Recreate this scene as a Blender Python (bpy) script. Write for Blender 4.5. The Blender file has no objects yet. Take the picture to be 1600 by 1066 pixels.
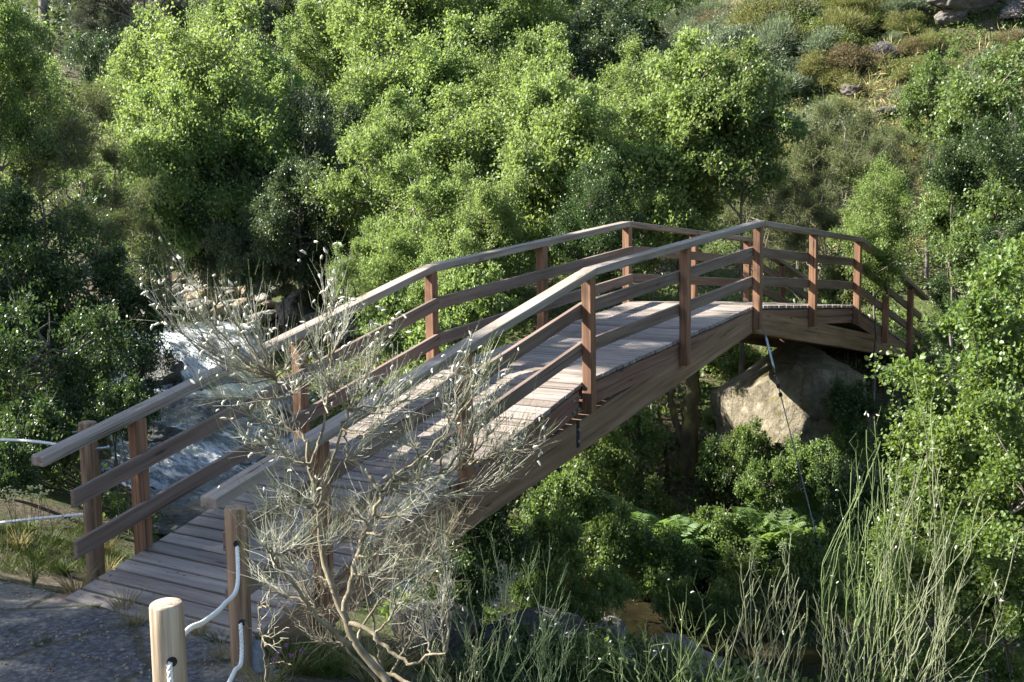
import bpy, bmesh, math
import numpy as np
from mathutils import Vector, Matrix
R = math.radians
rng = np.random.default_rng(7)
sc = bpy.context.scene
COL = sc.collection

# ------------------------------------------------------------------ camera
F_PX = 1803.5
CAM = np.array([-13.9157, -6.1320, 1.2905])
YAW, PIT, ROL = R(32.6199), R(-6.6407), R(-0.8618)
FW = np.array([math.cos(PIT) * math.cos(YAW), math.cos(PIT) * math.sin(YAW), math.sin(PIT)])
_r = np.cross(FW, [0, 0, 1]); _r /= np.linalg.norm(_r); _u = np.cross(_r, FW)
RT = math.cos(ROL) * _r + math.sin(ROL) * _u
UP = -math.sin(ROL) * _r + math.cos(ROL) * _u
cd = bpy.data.cameras.new('camera'); cam = bpy.data.objects.new('camera', cd); COL.objects.link(cam)
cd.sensor_width = 36; cd.lens = 36 * F_PX / 1600; cd.clip_end = 2000; cd.clip_start = 0.05
M = Matrix((RT, UP, -FW)).transposed().to_4x4(); M.translation = Vector(CAM); cam.matrix_world = M
cd.dof.use_dof = True; cd.dof.focus_distance = 8.0; cd.dof.aperture_fstop = 13
sc.camera = cam

def at(px, py, d):
    return CAM + d * (FW + RT * (px - 800) / F_PX + UP * (533 - py) / F_PX)

# ------------------------------------------------------------------ noise
def _hash(ix, iy, iz, seed):
    h = (ix * 374761393 + iy * 668265263 + iz * 2147483647 + seed * 1274126177).astype(np.int64)
    h = (h ^ (h >> 13)) * 1274126177 & 0x7fffffff
    h = (h ^ (h >> 16)) * 668265263 & 0x7fffffff
    return ((h ^ (h >> 15)) & 0xffff) / 65535.0
def vnoise(P, seed=0):
    P = np.asarray(P, float); I = np.floor(P).astype(np.int64); f = P - I; f = f * f * (3 - 2 * f)
    out = 0
    for dx in (0, 1):
        for dy in (0, 1):
            for dz in (0, 1):
                w = (f[..., 0] if dx else 1 - f[..., 0]) * (f[..., 1] if dy else 1 - f[..., 1]) * (f[..., 2] if dz else 1 - f[..., 2])
                out = out + w * _hash(I[..., 0] + dx, I[..., 1] + dy, I[..., 2] + dz, seed)
    return out * 2 - 1
def fbm(P, seed=0, o=4):
    P = np.asarray(P, float); s = 0; a = 1
    for k in range(o):
        s = s + a * vnoise(P * 2 ** k + 17.3 * k, seed + k); a *= .5
    return s

# ------------------------------------------------------------------ terrain
SY = [-60, -12, -4, 0, 3, 4.6, 6.2, 8, 9, 10.5, 12.6, 13.8, 16, 22, 60, 160]
SZ = [-9, -4.9, -4.2, -3.9, -3.75, -3.65, -3.1, -2.95, -2.6, -2.45, -2.2, -1.5, -1.4, -1.0, 2, 8]
XY = [-60, -8, 0, 3, 7.5, 11, 15, 20, 30, 45, 60, 160]
XX = [2, .4, -.3, -1, -1.1, 1.4, 4.3, 5.5, 3, -5, -12, -30]
def xs(y): return np.interp(y, XY, XX)
def sz(y): return np.interp(y, SY, SZ)
def sz_s(y): return (sz(y) + sz(y - 1) + sz(y + 1)) / 3
NA = [0, 1.9, 3.3, 6.3, 8.2, 9, 10.3, 11.3, 12.3, 14, 20, 40, 80]
NZ = [-.45, -.1, .5, 1.5, 2.25, 2.46, 2.5, 2.75, 3.1, 4.0, 5, 10, 22]
FA = [0, 1.9, 4, 6, 8.5, 12, 20, 40, 70, 120, 250]
FZ = [-.45, -.1, .55, 1.2, 2.45, 3.2, 5.6, 13.5, 26, 48, 100]
def hgt(x, y, detail=True):
    x = np.asarray(x, float); y = np.asarray(y, float)
    d = x - xs(y)
    rel = np.where(d > 0, np.interp(d, FA, FZ), np.interp(-d, NA, NZ))
    z = sz_s(y) + rel + np.clip(d - 15, 0, 60) * .36 * np.clip((16 - y) / 12, 0, 1)
    # flat landing where the bridge meets the near bank
    w = np.exp(-(((x + 9.8) / 1.6) ** 2 + ((y + 0) / 2.6) ** 2))
    z = z * (1 - w) + w * -1.43
    w2 = np.exp(-(((x - 9.6) / 1.8) ** 2 + (y / 2.2) ** 2))
    z = z * (1 - w2) + w2 * -1.45
    if detail:
        P = np.stack([x, y, x * 0], -1)
        far = np.clip((np.hypot(x + 10, y) - 4) / 12, 0, 1)
        z = z + far * (.25 * fbm(P * .35, 3, 3)) + .02 * vnoise(P * 2.1, 9)
        hill = np.clip((d - 18) / 25, 0, 1)
        z = z + hill * (1.6 * fbm(P * .09, 21, 3))
    return z
def hit(px, py, dmin=3, dmax=140):
    ds = np.arange(dmin, dmax, .1); Q = CAM + ds[:, None] * (FW + RT * (px - 800) / F_PX + UP * (533 - py) / F_PX)
    b = np.nonzero(Q[:, 2] < hgt(Q[:, 0], Q[:, 1]))[0]
    return Q[b[0]] if len(b) else Q[-1]

# ------------------------------------------------------------------ mesh helpers
def mesh_np(name, V, faces, mat=None, smooth=False, gc=None, extra=None):
    """faces: list of (n,k) int arrays"""
    V = np.asarray(V, np.float32); me = bpy.data.meshes.new(name)
    faces = [np.asarray(f, np.int32) for f in faces if len(f)]
    me.vertices.add(len(V)); me.vertices.foreach_set('co', V.ravel())
    nl = sum(f.size for f in faces); nf = sum(len(f) for f in faces)
    me.loops.add(nl); me.polygons.add(nf)
    me.loops.foreach_set('vertex_index', np.concatenate([f.ravel() for f in faces]))
    tot = np.concatenate([np.full(len(f), f.shape[1], np.int32) for f in faces])
    st = np.concatenate([[0], np.cumsum(tot)[:-1]]).astype(np.int32)
    me.polygons.foreach_set('loop_start', st)
    me.polygons.foreach_set('use_smooth', np.full(nf, smooth, bool))
    me.update(calc_edges=True)
    if gc is not None:
        a = me.attributes.new('gc', 'FLOAT_VECTOR', 'POINT'); a.data.foreach_set('vector', np.asarray(gc, np.float32).ravel())
    for k, v in (extra or {}).items():
        a = me.attributes.new(k, 'FLOAT', 'POINT'); a.data.foreach_set('value', np.asarray(v, np.float32))
    if mat: me.materials.append(mat)
    return me
def obj(name, me, parent=None, loc=None):
    o = bpy.data.objects.new(name, me); COL.objects.link(o)
    if parent: o.parent = parent
    if loc is not None: o.location = loc
    return o
def tag(o, label=None, cat=None, group=None, kind=None):
    if label: o['label'] = label
    if cat: o['category'] = cat
    if group: o['group'] = group
    if kind: o['kind'] = kind
    return o
def empty(name, loc, label, cat, group=None):
    o = bpy.data.objects.new(name, None); COL.objects.link(o); o.location = loc; o.empty_display_size = .2
    return tag(o, label, cat, group)
class MB:
    def __init__(s): s.V = []; s.F = []; s.G = []; s.n = 0
    def add(s, V, faces, gc=None):
        V = np.asarray(V, float).reshape(-1, 3)
        s.V.append(V); s.F += [np.asarray(f, int) + s.n for f in faces if len(f)]; s.n += len(V)
        s.G.append(V if gc is None else gc)
    def mesh(s, name, mat, smooth=False, gc=False):
        by = {}
        for f in s.F: by.setdefault(f.shape[1], []).append(f)
        return mesh_np(name, np.concatenate(s.V), [np.concatenate(v) for v in by.values()], mat, smooth, np.concatenate(s.G) if gc else None)
def tubes(P, Rd, S=3, caps=False):
    """P (N,K,3) paths, Rd (N,K) radii -> verts, quads"""
    P = np.asarray(P, float); Rd = np.asarray(Rd, float); N, K = Rd.shape
    T = np.gradient(P, axis=1); T /= np.linalg.norm(T, axis=-1, keepdims=True) + 1e-9
    ref = np.where(np.abs(T[:, :1, 2:3]) > .8, np.array([1., .1, 0]), np.array([.1, 0, 1.])); ref = np.broadcast_to(ref, T.shape)
    A = np.cross(T, ref); A /= np.linalg.norm(A, axis=-1, keepdims=True) + 1e-9; B = np.cross(T, A)
    th = np.arange(S) * 2 * math.pi / S
    V = P[:, :, None] + Rd[:, :, None, None] * (A[:, :, None] * np.cos(th)[:, None] + B[:, :, None] * np.sin(th)[:, None])
    idx = np.arange(N * K * S).reshape(N, K, S); nx = np.roll(idx, -1, 2)
    q = np.stack([idx[:, :-1], nx[:, :-1], nx[:, 1:], idx[:, 1:]], -1).reshape(-1, 4)
    fs = [q]
    if caps: fs += [idx[:, 0, ::-1], idx[:, -1]]
    return V.reshape(-1, 3), fs
def unit(v): return v / (np.linalg.norm(v, axis=-1, keepdims=True) + 1e-9)
def leaves(B, D, N, L, W, kind='rhomb'):
    D = unit(D); S = unit(np.cross(D, N)); N = np.cross(S, D); L = L[:, None]; W = W[:, None]; n = len(B)
    if kind == 'rhomb':
        V = np.stack([B, B + D * L * .5 + S * W * .5 + N * L * .06, B + D * L, B + D * L * .5 - S * W * .5 + N * L * .06], 1)
        return V.reshape(-1, 3), [np.arange(n * 4).reshape(n, 4)]
    V = np.stack([B, B + D * L * .28 + S * W * .5 + N * W * .12, B + D * L * .7 + S * W * .42 + N * W * .1, B + D * L,
                  B + D * L * .7 - S * W * .42 + N * W * .1, B + D * L * .28 - S * W * .5 + N * W * .12], 1)
    i = np.arange(n)[:, None] * 6
    return V.reshape(-1, 3), [np.concatenate([i + [[0, 1, 2, 3]], i + [[0, 3, 4, 5]]])]
def rdir(n, g, up=0.0):
    v = g.normal(size=(n, 3)); v[:, 2] += up; return unit(v)
def box_mesh(dims, bev, grain, off=None, shear=0.0):
    """bevelled box, min corner/centre conventions: centred; grain axis 0/1/2; shear: z += shear*x"""
    bm = bmesh.new(); bmesh.ops.create_cube(bm, size=1)
    for v in bm.verts: v.co = Vector((v.co.x * dims[0], v.co.y * dims[1], v.co.z * dims[2]))
    if bev: bmesh.ops.bevel(bm, geom=list(bm.edges), offset=bev, segments=2, affect='EDGES', profile=.5)
    bm.verts.index_update()
    V = np.array([v.co[:] for v in bm.verts]); Fc = [[v.index for v in f.verts] for f in bm.faces]; bm.free()
    o = rng.uniform(-50, 50, 3) if off is None else off
    G = V[:, [grain, (grain + 1) % 3, (grain + 2) % 3]] + o
    V = V.copy(); V[:, 2] += shear * V[:, 0]
    by = {}
    for f in Fc: by.setdefault(len(f), []).append(f)
    return V, [np.array(v) for v in by.values()], G
def box_obj(name, c, dims, mat, parent, grain=0, bev=.006, shear=0.0):
    V, Fc, G = box_mesh(dims, bev, grain, None, shear)
    return obj(name, mesh_np(name, V, Fc, mat, False, G), parent, c)

# ------------------------------------------------------------------ materials
def newmat(name):
    m = bpy.data.materials.new(name); m.use_nodes = True; nt = m.node_tree; nt.nodes.clear()
    return m, nt, nt.nodes.new, nt.links.new
def ramp(nt, fac, stops):
    n = nt.nodes.new('ShaderNodeValToRGB'); nt.links.new(fac, n.inputs[0]); e = n.color_ramp.elements
    while len(e) < len(stops): e.new(.5)
    for k, (p, c) in enumerate(stops): e[k].position = p; e[k].color = (*c, 1)
    return n.outputs[0]
def noise(nt, vec, scale, detail=4, rough=.55):
    n = nt.nodes.new('ShaderNodeTexNoise'); n.inputs['Scale'].default_value = scale; n.inputs['Detail'].default_value = detail
    n.inputs['Roughness'].default_value = rough
    if vec is not None: nt.links.new(vec, n.inputs['Vector'])
    return n.outputs['Fac']
def mapping(nt, vec, scale, loc=(0, 0, 0)):
    n = nt.nodes.new('ShaderNodeMapping'); n.inputs['Scale'].default_value = scale; n.inputs['Location'].default_value = loc
    nt.links.new(vec, n.inputs[0]); return n.outputs[0]
def mixc(nt, f, a, b, mode='MIX'):
    n = nt.nodes.new('ShaderNodeMix'); n.data_type = 'RGBA'; n.blend_type = mode
    for s, v in ((0, f), (6, a), (7, b)):
        if isinstance(v, (int, float)): n.inputs[s].default_value = v
        elif isinstance(v, tuple): n.inputs[s].default_value = (*v, 1)
        else: nt.links.new(v, n.inputs[s])
    return n.outputs[2]
def mathn(nt, op, a, b=None, clamp=False):
    n = nt.nodes.new('ShaderNodeMath'); n.operation = op; n.use_clamp = clamp
    for i, v in enumerate((a, b)):
        if v is None: continue
        if isinstance(v, (int, float)): n.inputs[i].default_value = v
        else: nt.links.new(v, n.inputs[i])
    return n.outputs[0]
def bump(nt, h, strength, dist):
    n = nt.nodes.new('ShaderNodeBump'); n.inputs['Strength'].default_value = strength; n.inputs['Distance'].default_value = dist
    nt.links.new(h, n.inputs['Height']); return n.outputs[0]
def finish(nt, color, rough, normal=None, spec=.4, metal=0.0):
    p = nt.nodes.new('ShaderNodeBsdfPrincipled'); o = nt.nodes.new('ShaderNodeOutputMaterial')
    for s, v in (('Base Color', color), ('Roughness', rough), ('Normal', normal), ('Specular IOR Level', spec), ('Metallic', metal)):
        if v is None: continue
        if isinstance(v, tuple): p.inputs[s].default_value = (*v, 1)
        elif isinstance(v, (int, float)): p.inputs[s].default_value = v
        else: nt.links.new(v, p.inputs[s])
    nt.links.new(p.outputs[0], o.inputs[0]); return p
def wood(name, dark, mid, light, weather=None, wamt=.5, rough=.7, fine=1.0, con=.15):
    m, nt, N, Lk = newmat(name)
    a = N('ShaderNodeAttribute'); a.attribute_name = 'gc'; g = a.outputs['Vector']
    rnd = N('ShaderNodeNewGeometry').outputs['Random Per Island']
    st = noise(nt, mapping(nt, g, (1.1, 26 * fine, 26 * fine)), 1, 7, .68)
    rings = noise(nt, mapping(nt, g, (.8, 13, 13)), 1, 2, .5)
    blot = noise(nt, mapping(nt, g, (1.1, 4, 4)), 1, 4, .6)
    f = mathn(nt, 'ADD', mathn(nt, 'MULTIPLY', st, .6), mathn(nt, 'MULTIPLY', rings, .4))
    c = ramp(nt, f, [(.5 - con, dark), (.5, mid), (.5 + con, light)])
    if weather:
        wf = mathn(nt, 'MULTIPLY', mathn(nt, 'SUBTRACT', mathn(nt, 'ADD', mathn(nt, 'MULTIPLY', blot, 2.0), mathn(nt, 'MULTIPLY', rnd, .5)), .75), wamt * 1.6, True)
        wc = ramp(nt, st, [(.3, tuple(x * .6 for x in weather)), (.6, weather), (.75, tuple(x * 1.15 for x in weather))])
        c = mixc(nt, wf, c, wc)
    v = N('ShaderNodeTexVoronoi'); v.feature = 'F1'; v.inputs['Scale'].default_value = 1.0
    Lk(mapping(nt, g, (1.6, 7, 7)), v.inputs['Vector'])
    knot = ramp(nt, v.outputs['Distance'], [(.05, (.25, .2, .17)), (.13, (1, 1, 1))])
    c = mixc(nt, .85, c, knot, 'MULTIPLY')
    crack = noise(nt, mapping(nt, g, (.8, 38, 38), (3, 7, 1)), 1, 2, .5)
    cr = ramp(nt, crack, [(.30, (.2, .17, .15)), (.37, (1, 1, 1))])
    c = mixc(nt, .8, c, cr, 'MULTIPLY')
    br = mathn(nt, 'ADD', mathn(nt, 'MULTIPLY', rnd, .5), .75)
    h = N('ShaderNodeHueSaturation'); Lk(c, h.inputs['Color']); Lk(br, h.inputs['Value'])
    finish(nt, h.outputs[0], mathn(nt, 'ADD', mathn(nt, 'MULTIPLY', st, .25), rough - .12), bump(nt, mathn(nt, 'ADD', st, mathn(nt, 'MULTIPLY', crack, .6)), .5, .004), .35)
    return m
def leafmat(name, c1, c2, c3, trans, tw=.4, rough=.5, spec=.4):
    m, nt, N, Lk = newmat(name)
    rnd = N('ShaderNodeNewGeometry').outputs['Random Per Island']
    oi = N('ShaderNodeObjectInfo').outputs['Random']
    tc = N('ShaderNodeTexCoord').outputs['Object']
    cl = noise(nt, tc, 1.3, 2)
    f = mathn(nt, 'ADD', mathn(nt, 'MULTIPLY', rnd, .6), mathn(nt, 'MULTIPLY', mathn(nt, 'SUBTRACT', cl, .3), .9))
    c = ramp(nt, f, [(.08, c1), (.5, c2), (.95, c3)])
    h = N('ShaderNodeHueSaturation'); Lk(c, h.inputs['Color'])
    Lk(mathn(nt, 'ADD', mathn(nt, 'MULTIPLY', oi, .03), .485), h.inputs['Hue'])
    p = N('ShaderNodeBsdfPrincipled'); Lk(h.outputs[0], p.inputs['Base Color']); p.inputs['Roughness'].default_value = rough
    p.inputs['Specular IOR Level'].default_value = spec
    t = N('ShaderNodeBsdfTranslucent'); Lk(mixc(nt, .65, h.outputs[0], trans), t.inputs['Color'])
    mx = N('ShaderNodeMixShader'); mx.inputs[0].default_value = tw; Lk(p.outputs[0], mx.inputs[1]); Lk(t.outputs[0], mx.inputs[2])
    o = N('ShaderNodeOutputMaterial'); Lk(mx.outputs[0], o.inputs[0]); return m
def simple(name, stops, scale=8, rough=.75, bs=.4, bd=.01, stretch=(1, 1, 1), spec=.3, detail=6, metal=0.0):
    m, nt, N, Lk = newmat(name)
    tc = N('ShaderNodeTexCoord').outputs['Object']
    n = noise(nt, mapping(nt, tc, stretch), scale, detail, .6)
    finish(nt, ramp(nt, n, stops), rough, bump(nt, n, bs, bd), spec, metal); return m

M_POST = wood('wood_post', (.085, .038, .019), (.175, .080, .041), (.265, .133, .072), (.19, .13, .085), .25, .7, 1, .1)
M_TOP = wood('wood_top_rail', (.075, .053, .036), (.165, .122, .088), (.27, .215, .165), (.285, .255, .22), .55)
M_RAIL = wood('wood_mid_rail', (.06, .034, .023), (.125, .078, .056), (.20, .14, .105), (.19, .15, .125), .5)
M_DECK = wood('wood_deck', (.080, .060, .047), (.185, .148, .120), (.31, .262, .218), (.235, .21, .19), .5, .66, .8)
M_STR = wood('wood_stringer', (.075, .035, .022), (.15, .075, .05), (.23, .13, .09), (.2, .13, .1), .35)
M_BEAM = wood('wood_beam', (.10, .056, .029), (.19, .114, .062), (.27, .18, .108), (.2, .15, .11), .2)
M_LOG = wood('wood_log', (.14, .09, .05), (.32, .235, .145), (.46, .375, .27), (.40, .35, .28), .45, .75, 1.1, .075)
M_LOGD = wood('wood_log_dark', (.09, .042, .018), (.21, .115, .056), (.32, .195, .105), (.25, .19, .14), .35, .7, 1.1, .075)
M_STEEL = simple('galvanised_steel', [(.3, (.28, .3, .32)), (.7, (.5, .52, .54))], 30, .4, .1, .001, metal=.9)
M_GALV = simple('dull_zinc', [(.3, (.10, .11, .12)), (.7, (.19, .20, .21))], 30, .6, .1, .001)
M_BLACK = simple('black_strip', [(.3, (.012, .012, .013)), (.7, (.03, .03, .032))], 20, .8)
M_ROPE = simple('white_rope', [(.3, (.55, .54, .5)), (.7, (.8, .79, .75))], 220, .9, .5, .002)
M_BARK = simple('bark', [(.3, (.05, .042, .032)), (.55, (.14, .12, .10)), (.75, (.26, .24, .20))], 9, .9, .8, .02, (1, 1, .3))
M_MOSS = simple('mossy_bark', [(.35, (.03, .025, .016)), (.52, (.075, .065, .03)), (.68, (.17, .16, .035))], 5, .95, .9, .03, (1, 1, .5))
M_TWIG = simple('grey_twigs', [(.3, (.10, .085, .065)), (.7, (.24, .21, .17))], 20, .9, .3, .004)
M_DEADLIMB = simple('broom_bark', [(.3, (.085, .068, .042)), (.55, (.19, .16, .105)), (.75, (.32, .285, .21))], 26, .85, .7, .004, (1, 1, .35))
M_DEADTWIG = simple('broom_dry_twigs', [(.35, (.17, .17, .125)), (.65, (.40, .395, .32))], 14, .8, .2, .002)
M_POD = simple('silvery_pods', [(.3, (.34, .32, .25)), (.7, (.60, .575, .49))], 60, .8, .2, .002)
M_BROOM = simple('broom_green_stems', [(.3, (.06, .09, .028)), (.65, (.14, .18, .065))], 10, .7, .2, .002)
M_BROOM_SHADE = simple('broom_shaded_stems', [(.3, (.035, .06, .025)), (.65, (.085, .125, .055))], 10, .7, .2, .002)  # green stems darkened so the soft brooms look shaded by colour
M_BROOMG = simple('broom_grey_stems', [(.3, (.075, .09, .042)), (.65, (.18, .195, .11))], 10, .7, .2, .002)
def rockmat(name, a, b, c, moss=None, wet=False):
    m, nt, N, Lk = newmat(name)
    tc = N('ShaderNodeTexCoord').outputs['Object']
    n1 = noise(nt, tc, 2.2, 10, .68); n2 = noise(nt, tc, 60, 3, .6); n3 = noise(nt, tc, 9, 6, .7)
    vr = N('ShaderNodeTexVoronoi'); vr.feature = 'DISTANCE_TO_EDGE'; vr.inputs['Scale'].default_value = .9; Lk(mixc(nt, .25, tc, n3), vr.inputs['Vector'])
    crk = ramp(nt, vr.outputs['Distance'], [(.004, (.25, .24, .22)), (.02, (1, 1, 1))])
    col = ramp(nt, n1, [(.3, a), (.52, b), (.7, c)])
    col = mixc(nt, .35, col, ramp(nt, n2, [(.35, (.45, .44, .42)), (.6, (1, 1, 1))]), 'MULTIPLY')
    col = mixc(nt, .7, col, crk, 'MULTIPLY'); col = mixc(nt, .5, col, ramp(nt, n3, [(.33, (.35, .33, .3)), (.5, (.9, .9, .88)), (.7, (1, 1, 1))]), 'MULTIPLY')
    if moss:
        g = N('ShaderNodeNewGeometry'); sp = N('ShaderNodeSeparateXYZ'); Lk(g.outputs['Normal'], sp.inputs[0])
        mf = mathn(nt, 'MULTIPLY', mathn(nt, 'SUBTRACT', mathn(nt, 'ADD', noise(nt, tc, 1.7, 6, .65), mathn(nt, 'MULTIPLY', sp.outputs[2], .08)), .56), 7, True)
        col = mixc(nt, mf, col, ramp(nt, n2, [(.3, tuple(x * .5 for x in moss)), (.7, moss)]))
    finish(nt, col, .35 if wet else .85, bump(nt, mathn(nt, 'ADD', mathn(nt, 'ADD', n1, mathn(nt, 'MULTIPLY', n3, .6)), mathn(nt, 'MULTIPLY', n2, .25)), .9, .08), .4); return m
M_BOULDER = rockmat('granite_boulder', (.11, .092, .062), (.20, .172, .118), (.30, .265, .19), (.12, .10, .028))
M_STONE = rockmat('river_stone', (.20, .19, .17), (.33, .31, .28), (.46, .44, .40), None)
M_STONEW = rockmat('warm_river_stone', (.24, .18, .12), (.36, .29, .20), (.46, .40, .31), None)
M_WET = rockmat('wet_dark_rock', (.04, .04, .038), (.09, .085, .08), (.16, .15, .14), (.05, .055, .02), True)
M_HROCK = rockmat('hill_rock', (.09, .078, .07), (.16, .14, .128), (.24, .215, .20), (.09, .08, .04))

L_ALD = leafmat('leaf_alder', (.073, .112, .031), (.133, .194, .055), (.188, .252, .082), (.35, .47, .105), .4, .48, .38)
L_BRD = leafmat('leaf_broad_glossy', (.045, .078, .022), (.080, .128, .036), (.125, .178, .056), (.28, .38, .07), .34, .46, .42)
L_YEL = leafmat('leaf_yellow_green', (.092, .134, .036), (.148, .213, .057), (.2, .272, .088), (.34, .46, .105), .4, .48, .38)
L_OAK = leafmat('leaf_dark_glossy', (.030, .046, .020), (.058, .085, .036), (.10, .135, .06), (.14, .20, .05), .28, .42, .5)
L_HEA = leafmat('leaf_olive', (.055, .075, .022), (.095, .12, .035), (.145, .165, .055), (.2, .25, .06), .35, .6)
L_DRK = leafmat('leaf_deep_green_and_shade', (.022, .042, .012), (.042, .074, .020), (.072, .11, .032), (.09, .16, .03), .3, .4)  # deep green leaves; on shaded bushes and crowns the dark colour is painted shade
L_PIN = leafmat('leaf_pine', (.04, .052, .034), (.07, .085, .055), (.11, .125, .085), (.1, .12, .06), .2, .6)
L_NEAR = leafmat('leaf_near_bush', (.05, .082, .018), (.092, .145, .032), (.15, .21, .058), (.28, .38, .06), .38, .45, .42)
L_FERN = leafmat('leaf_fern', (.05, .09, .025), (.085, .142, .038), (.125, .185, .058), (.24, .36, .07), .45, .55)
L_GCV = leafmat('leaf_cover', (.04, .07, .020), (.08, .13, .034), (.13, .175, .055), (.24, .34, .06), .42, .42)
L_FAR = leafmat('leaf_far_wood', (.03, .05, .018), (.055, .085, .028), (.09, .125, .042), (.14, .2, .05), .3, .55)
L_BRN = leafmat('scrub_rust', (.10, .078, .042), (.155, .125, .07), (.215, .18, .105), (.25, .18, .07), .25, .7, .2)
L_OLV = leafmat('scrub_olive', (.10, .105, .035), (.15, .155, .05), (.21, .21, .075), (.26, .27, .08), .3, .65, .25)
L_GRY = leafmat('scrub_grey_green', (.10, .125, .075), (.155, .185, .11), (.22, .25, .155), (.2, .26, .12), .25, .6, .3)
L_LIL = leafmat('scrub_dead_grey', (.16, .14, .135), (.24, .215, .21), (.33, .30, .295), (.2, .18, .17), .15, .8, .2)
L_DRY = leafmat('dry_grass', (.22, .185, .08), (.34, .29, .13), (.45, .39, .19), (.4, .34, .14), .3, .7, .2)
L_GRS = leafmat('green_grass', (.06, .09, .02), (.11, .145, .035), (.18, .20, .06), (.25, .32, .06), .4, .5, .3)
M_YFL = simple('cream_flowers', [(.3, (.45, .42, .17)), (.7, (.62, .58, .30))], 40, .8)
M_PFL = simple('purple_flowers', [(.3, (.16, .06, .17)), (.7, (.28, .12, .28))], 40, .8)

def ground_mat():
    m, nt, N, Lk = newmat('soil')
    tc = N('ShaderNodeTexCoord').outputs['Object']
    n1 = noise(nt, tc, .5, 8, .65); n2 = noise(nt, tc, 14, 5, .6); n3 = noise(nt, tc, 90, 2)
    c = ramp(nt, n2, [(.3, (.030, .022, .014)), (.5, (.075, .058, .036)), (.72, (.15, .125, .085))])
    c = mixc(nt, ramp(nt, n1, [(.42, (0, 0, 0)), (.58, (1, 1, 1))]), c, ramp(nt, n2, [(.3, (.03, .04, .012)), (.6, (.07, .085, .025)), (.8, (.12, .12, .04))]))
    c = mixc(nt, .5, c, ramp(nt, n3, [(.3, (.5, .5, .5)), (.65, (1, 1, 1))]), 'MULTIPLY')
    finish(nt, c, .95, bump(nt, mathn(nt, 'ADD', n2, mathn(nt, 'MULTIPLY', n3, .3)), .9, .05), .2); return m
def path_mat():
    m, nt, N, Lk = newmat('worn_asphalt')
    tc = N('ShaderNodeTexCoord').outputs['Object']
    n1 = noise(nt, tc, 1.1, 6, .6); n2 = noise(nt, tc, 26, 4, .65); n3 = noise(nt, tc, 130, 2)
    v = N('ShaderNodeTexVoronoi'); v.feature = 'DISTANCE_TO_EDGE'; v.inputs['Scale'].default_value = .95
    wv = mixc(nt, .12, tc, N('ShaderNodeTexNoise').outputs['Color']); Lk(wv, v.inputs['Vector'])
    nz = [n for n in nt.nodes if n.bl_idname == 'ShaderNodeTexNoise'][-1]; nz.inputs['Scale'].default_value = 2.5; Lk(tc, nz.inputs['Vector'])
    gap = ramp(nt, mathn(nt, 'ADD', v.outputs['Distance'], mathn(nt, 'MULTIPLY', n2, .04)), [(.030, (0, 0, 0)), (.052, (1, 1, 1))])
    slab = ramp(nt, n2, [(.32, (.025, .026, .030)), (.5, (.062, .064, .070)), (.68, (.155, .155, .16))])
    sand = ramp(nt, n2, [(.3, (.09, .078, .062)), (.52, (.18, .16, .13)), (.72, (.32, .295, .255))])
    sx = N('ShaderNodeSeparateXYZ'); Lk(tc, sx.inputs[0]); edge = mathn(nt, 'MULTIPLY', mathn(nt, 'ADD', sx.outputs[0], 9.55), .28, True)
    c = mixc(nt, ramp(nt, mathn(nt, 'ADD', n1, edge), [(.5, (0, 0, 0)), (.6, (1, 1, 1))]), slab, sand)
    c = mixc(nt, gap, ramp(nt, n2, [(.3, (.03, .027, .015)), (.7, (.10, .085, .05))]), c)
    c = mixc(nt, .4, c, ramp(nt, n3, [(.35, (.4, .4, .4)), (.6, (1, 1, 1))]), 'MULTIPLY')
    h = mathn(nt, 'ADD', mathn(nt, 'ADD', mathn(nt, 'MULTIPLY', n2, .5), mathn(nt, 'MULTIPLY', n3, .25)), mathn(nt, 'MULTIPLY', gap, .6))
    finish(nt, c, .85, bump(nt, h, .9, .03), .35); return m
def water_mat():
    m, nt, N, Lk = newmat('stream_water')
    tc = N('ShaderNodeTexCoord').outputs['Object']
    a = N('ShaderNodeAttribute'); a.attribute_name = 'foam'
    flow = mapping(nt, tc, (2.4, .8, 1.6))
    n1 = noise(nt, flow, 2.6, 7, .68); n2 = noise(nt, flow, 9, 5, .6)
    ff = mathn(nt, 'SUBTRACT', mathn(nt, 'ADD', mathn(nt, 'MULTIPLY', n1, 1.5), a.outputs['Fac']), 1.02)
    ff = mathn(nt, 'MULTIPLY', mathn(nt, 'ADD', ff, mathn(nt, 'MULTIPLY', mathn(nt, 'SUBTRACT', n2, .5), .5)), 2.6, True)
    sp = N('ShaderNodeSeparateXYZ'); Lk(tc, sp.inputs[0])
    nb = noise(nt, tc, 1.6, 6); upst = mathn(nt, 'MULTIPLY', mathn(nt, 'SUBTRACT', sp.outputs[1], 1.5), .5, True)
    bed_sky = mixc(nt, upst, ramp(nt, nb, [(.35, (.007, .006, .004)), (.55, (.015, .012, .007)), (.7, (.035, .027, .015))]), ramp(nt, nb, [(.35, (.03, .045, .055)), (.55, (.06, .08, .09)), (.7, (.13, .14, .135))]))  # brown bed downstream; upstream blue-grey is sky reflection put into the colour
    p = N('ShaderNodeBsdfPrincipled'); Lk(mixc(nt, ff, bed_sky, (.66, .69, .72)), p.inputs['Base Color'])
    Lk(mathn(nt, 'ADD', mathn(nt, 'MULTIPLY', ff, .5), .06), p.inputs['Roughness']); p.inputs['Specular IOR Level'].default_value = .6
    Lk(bump(nt, mathn(nt, 'ADD', n1, mathn(nt, 'MULTIPLY', n2, .35)), .55, .06), p.inputs['Normal'])
    o = N('ShaderNodeOutputMaterial'); Lk(p.outputs[0], o.inputs[0]); return m
M_GROUND, M_PATH, M_WATER = ground_mat(), path_mat(), water_mat()

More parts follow.
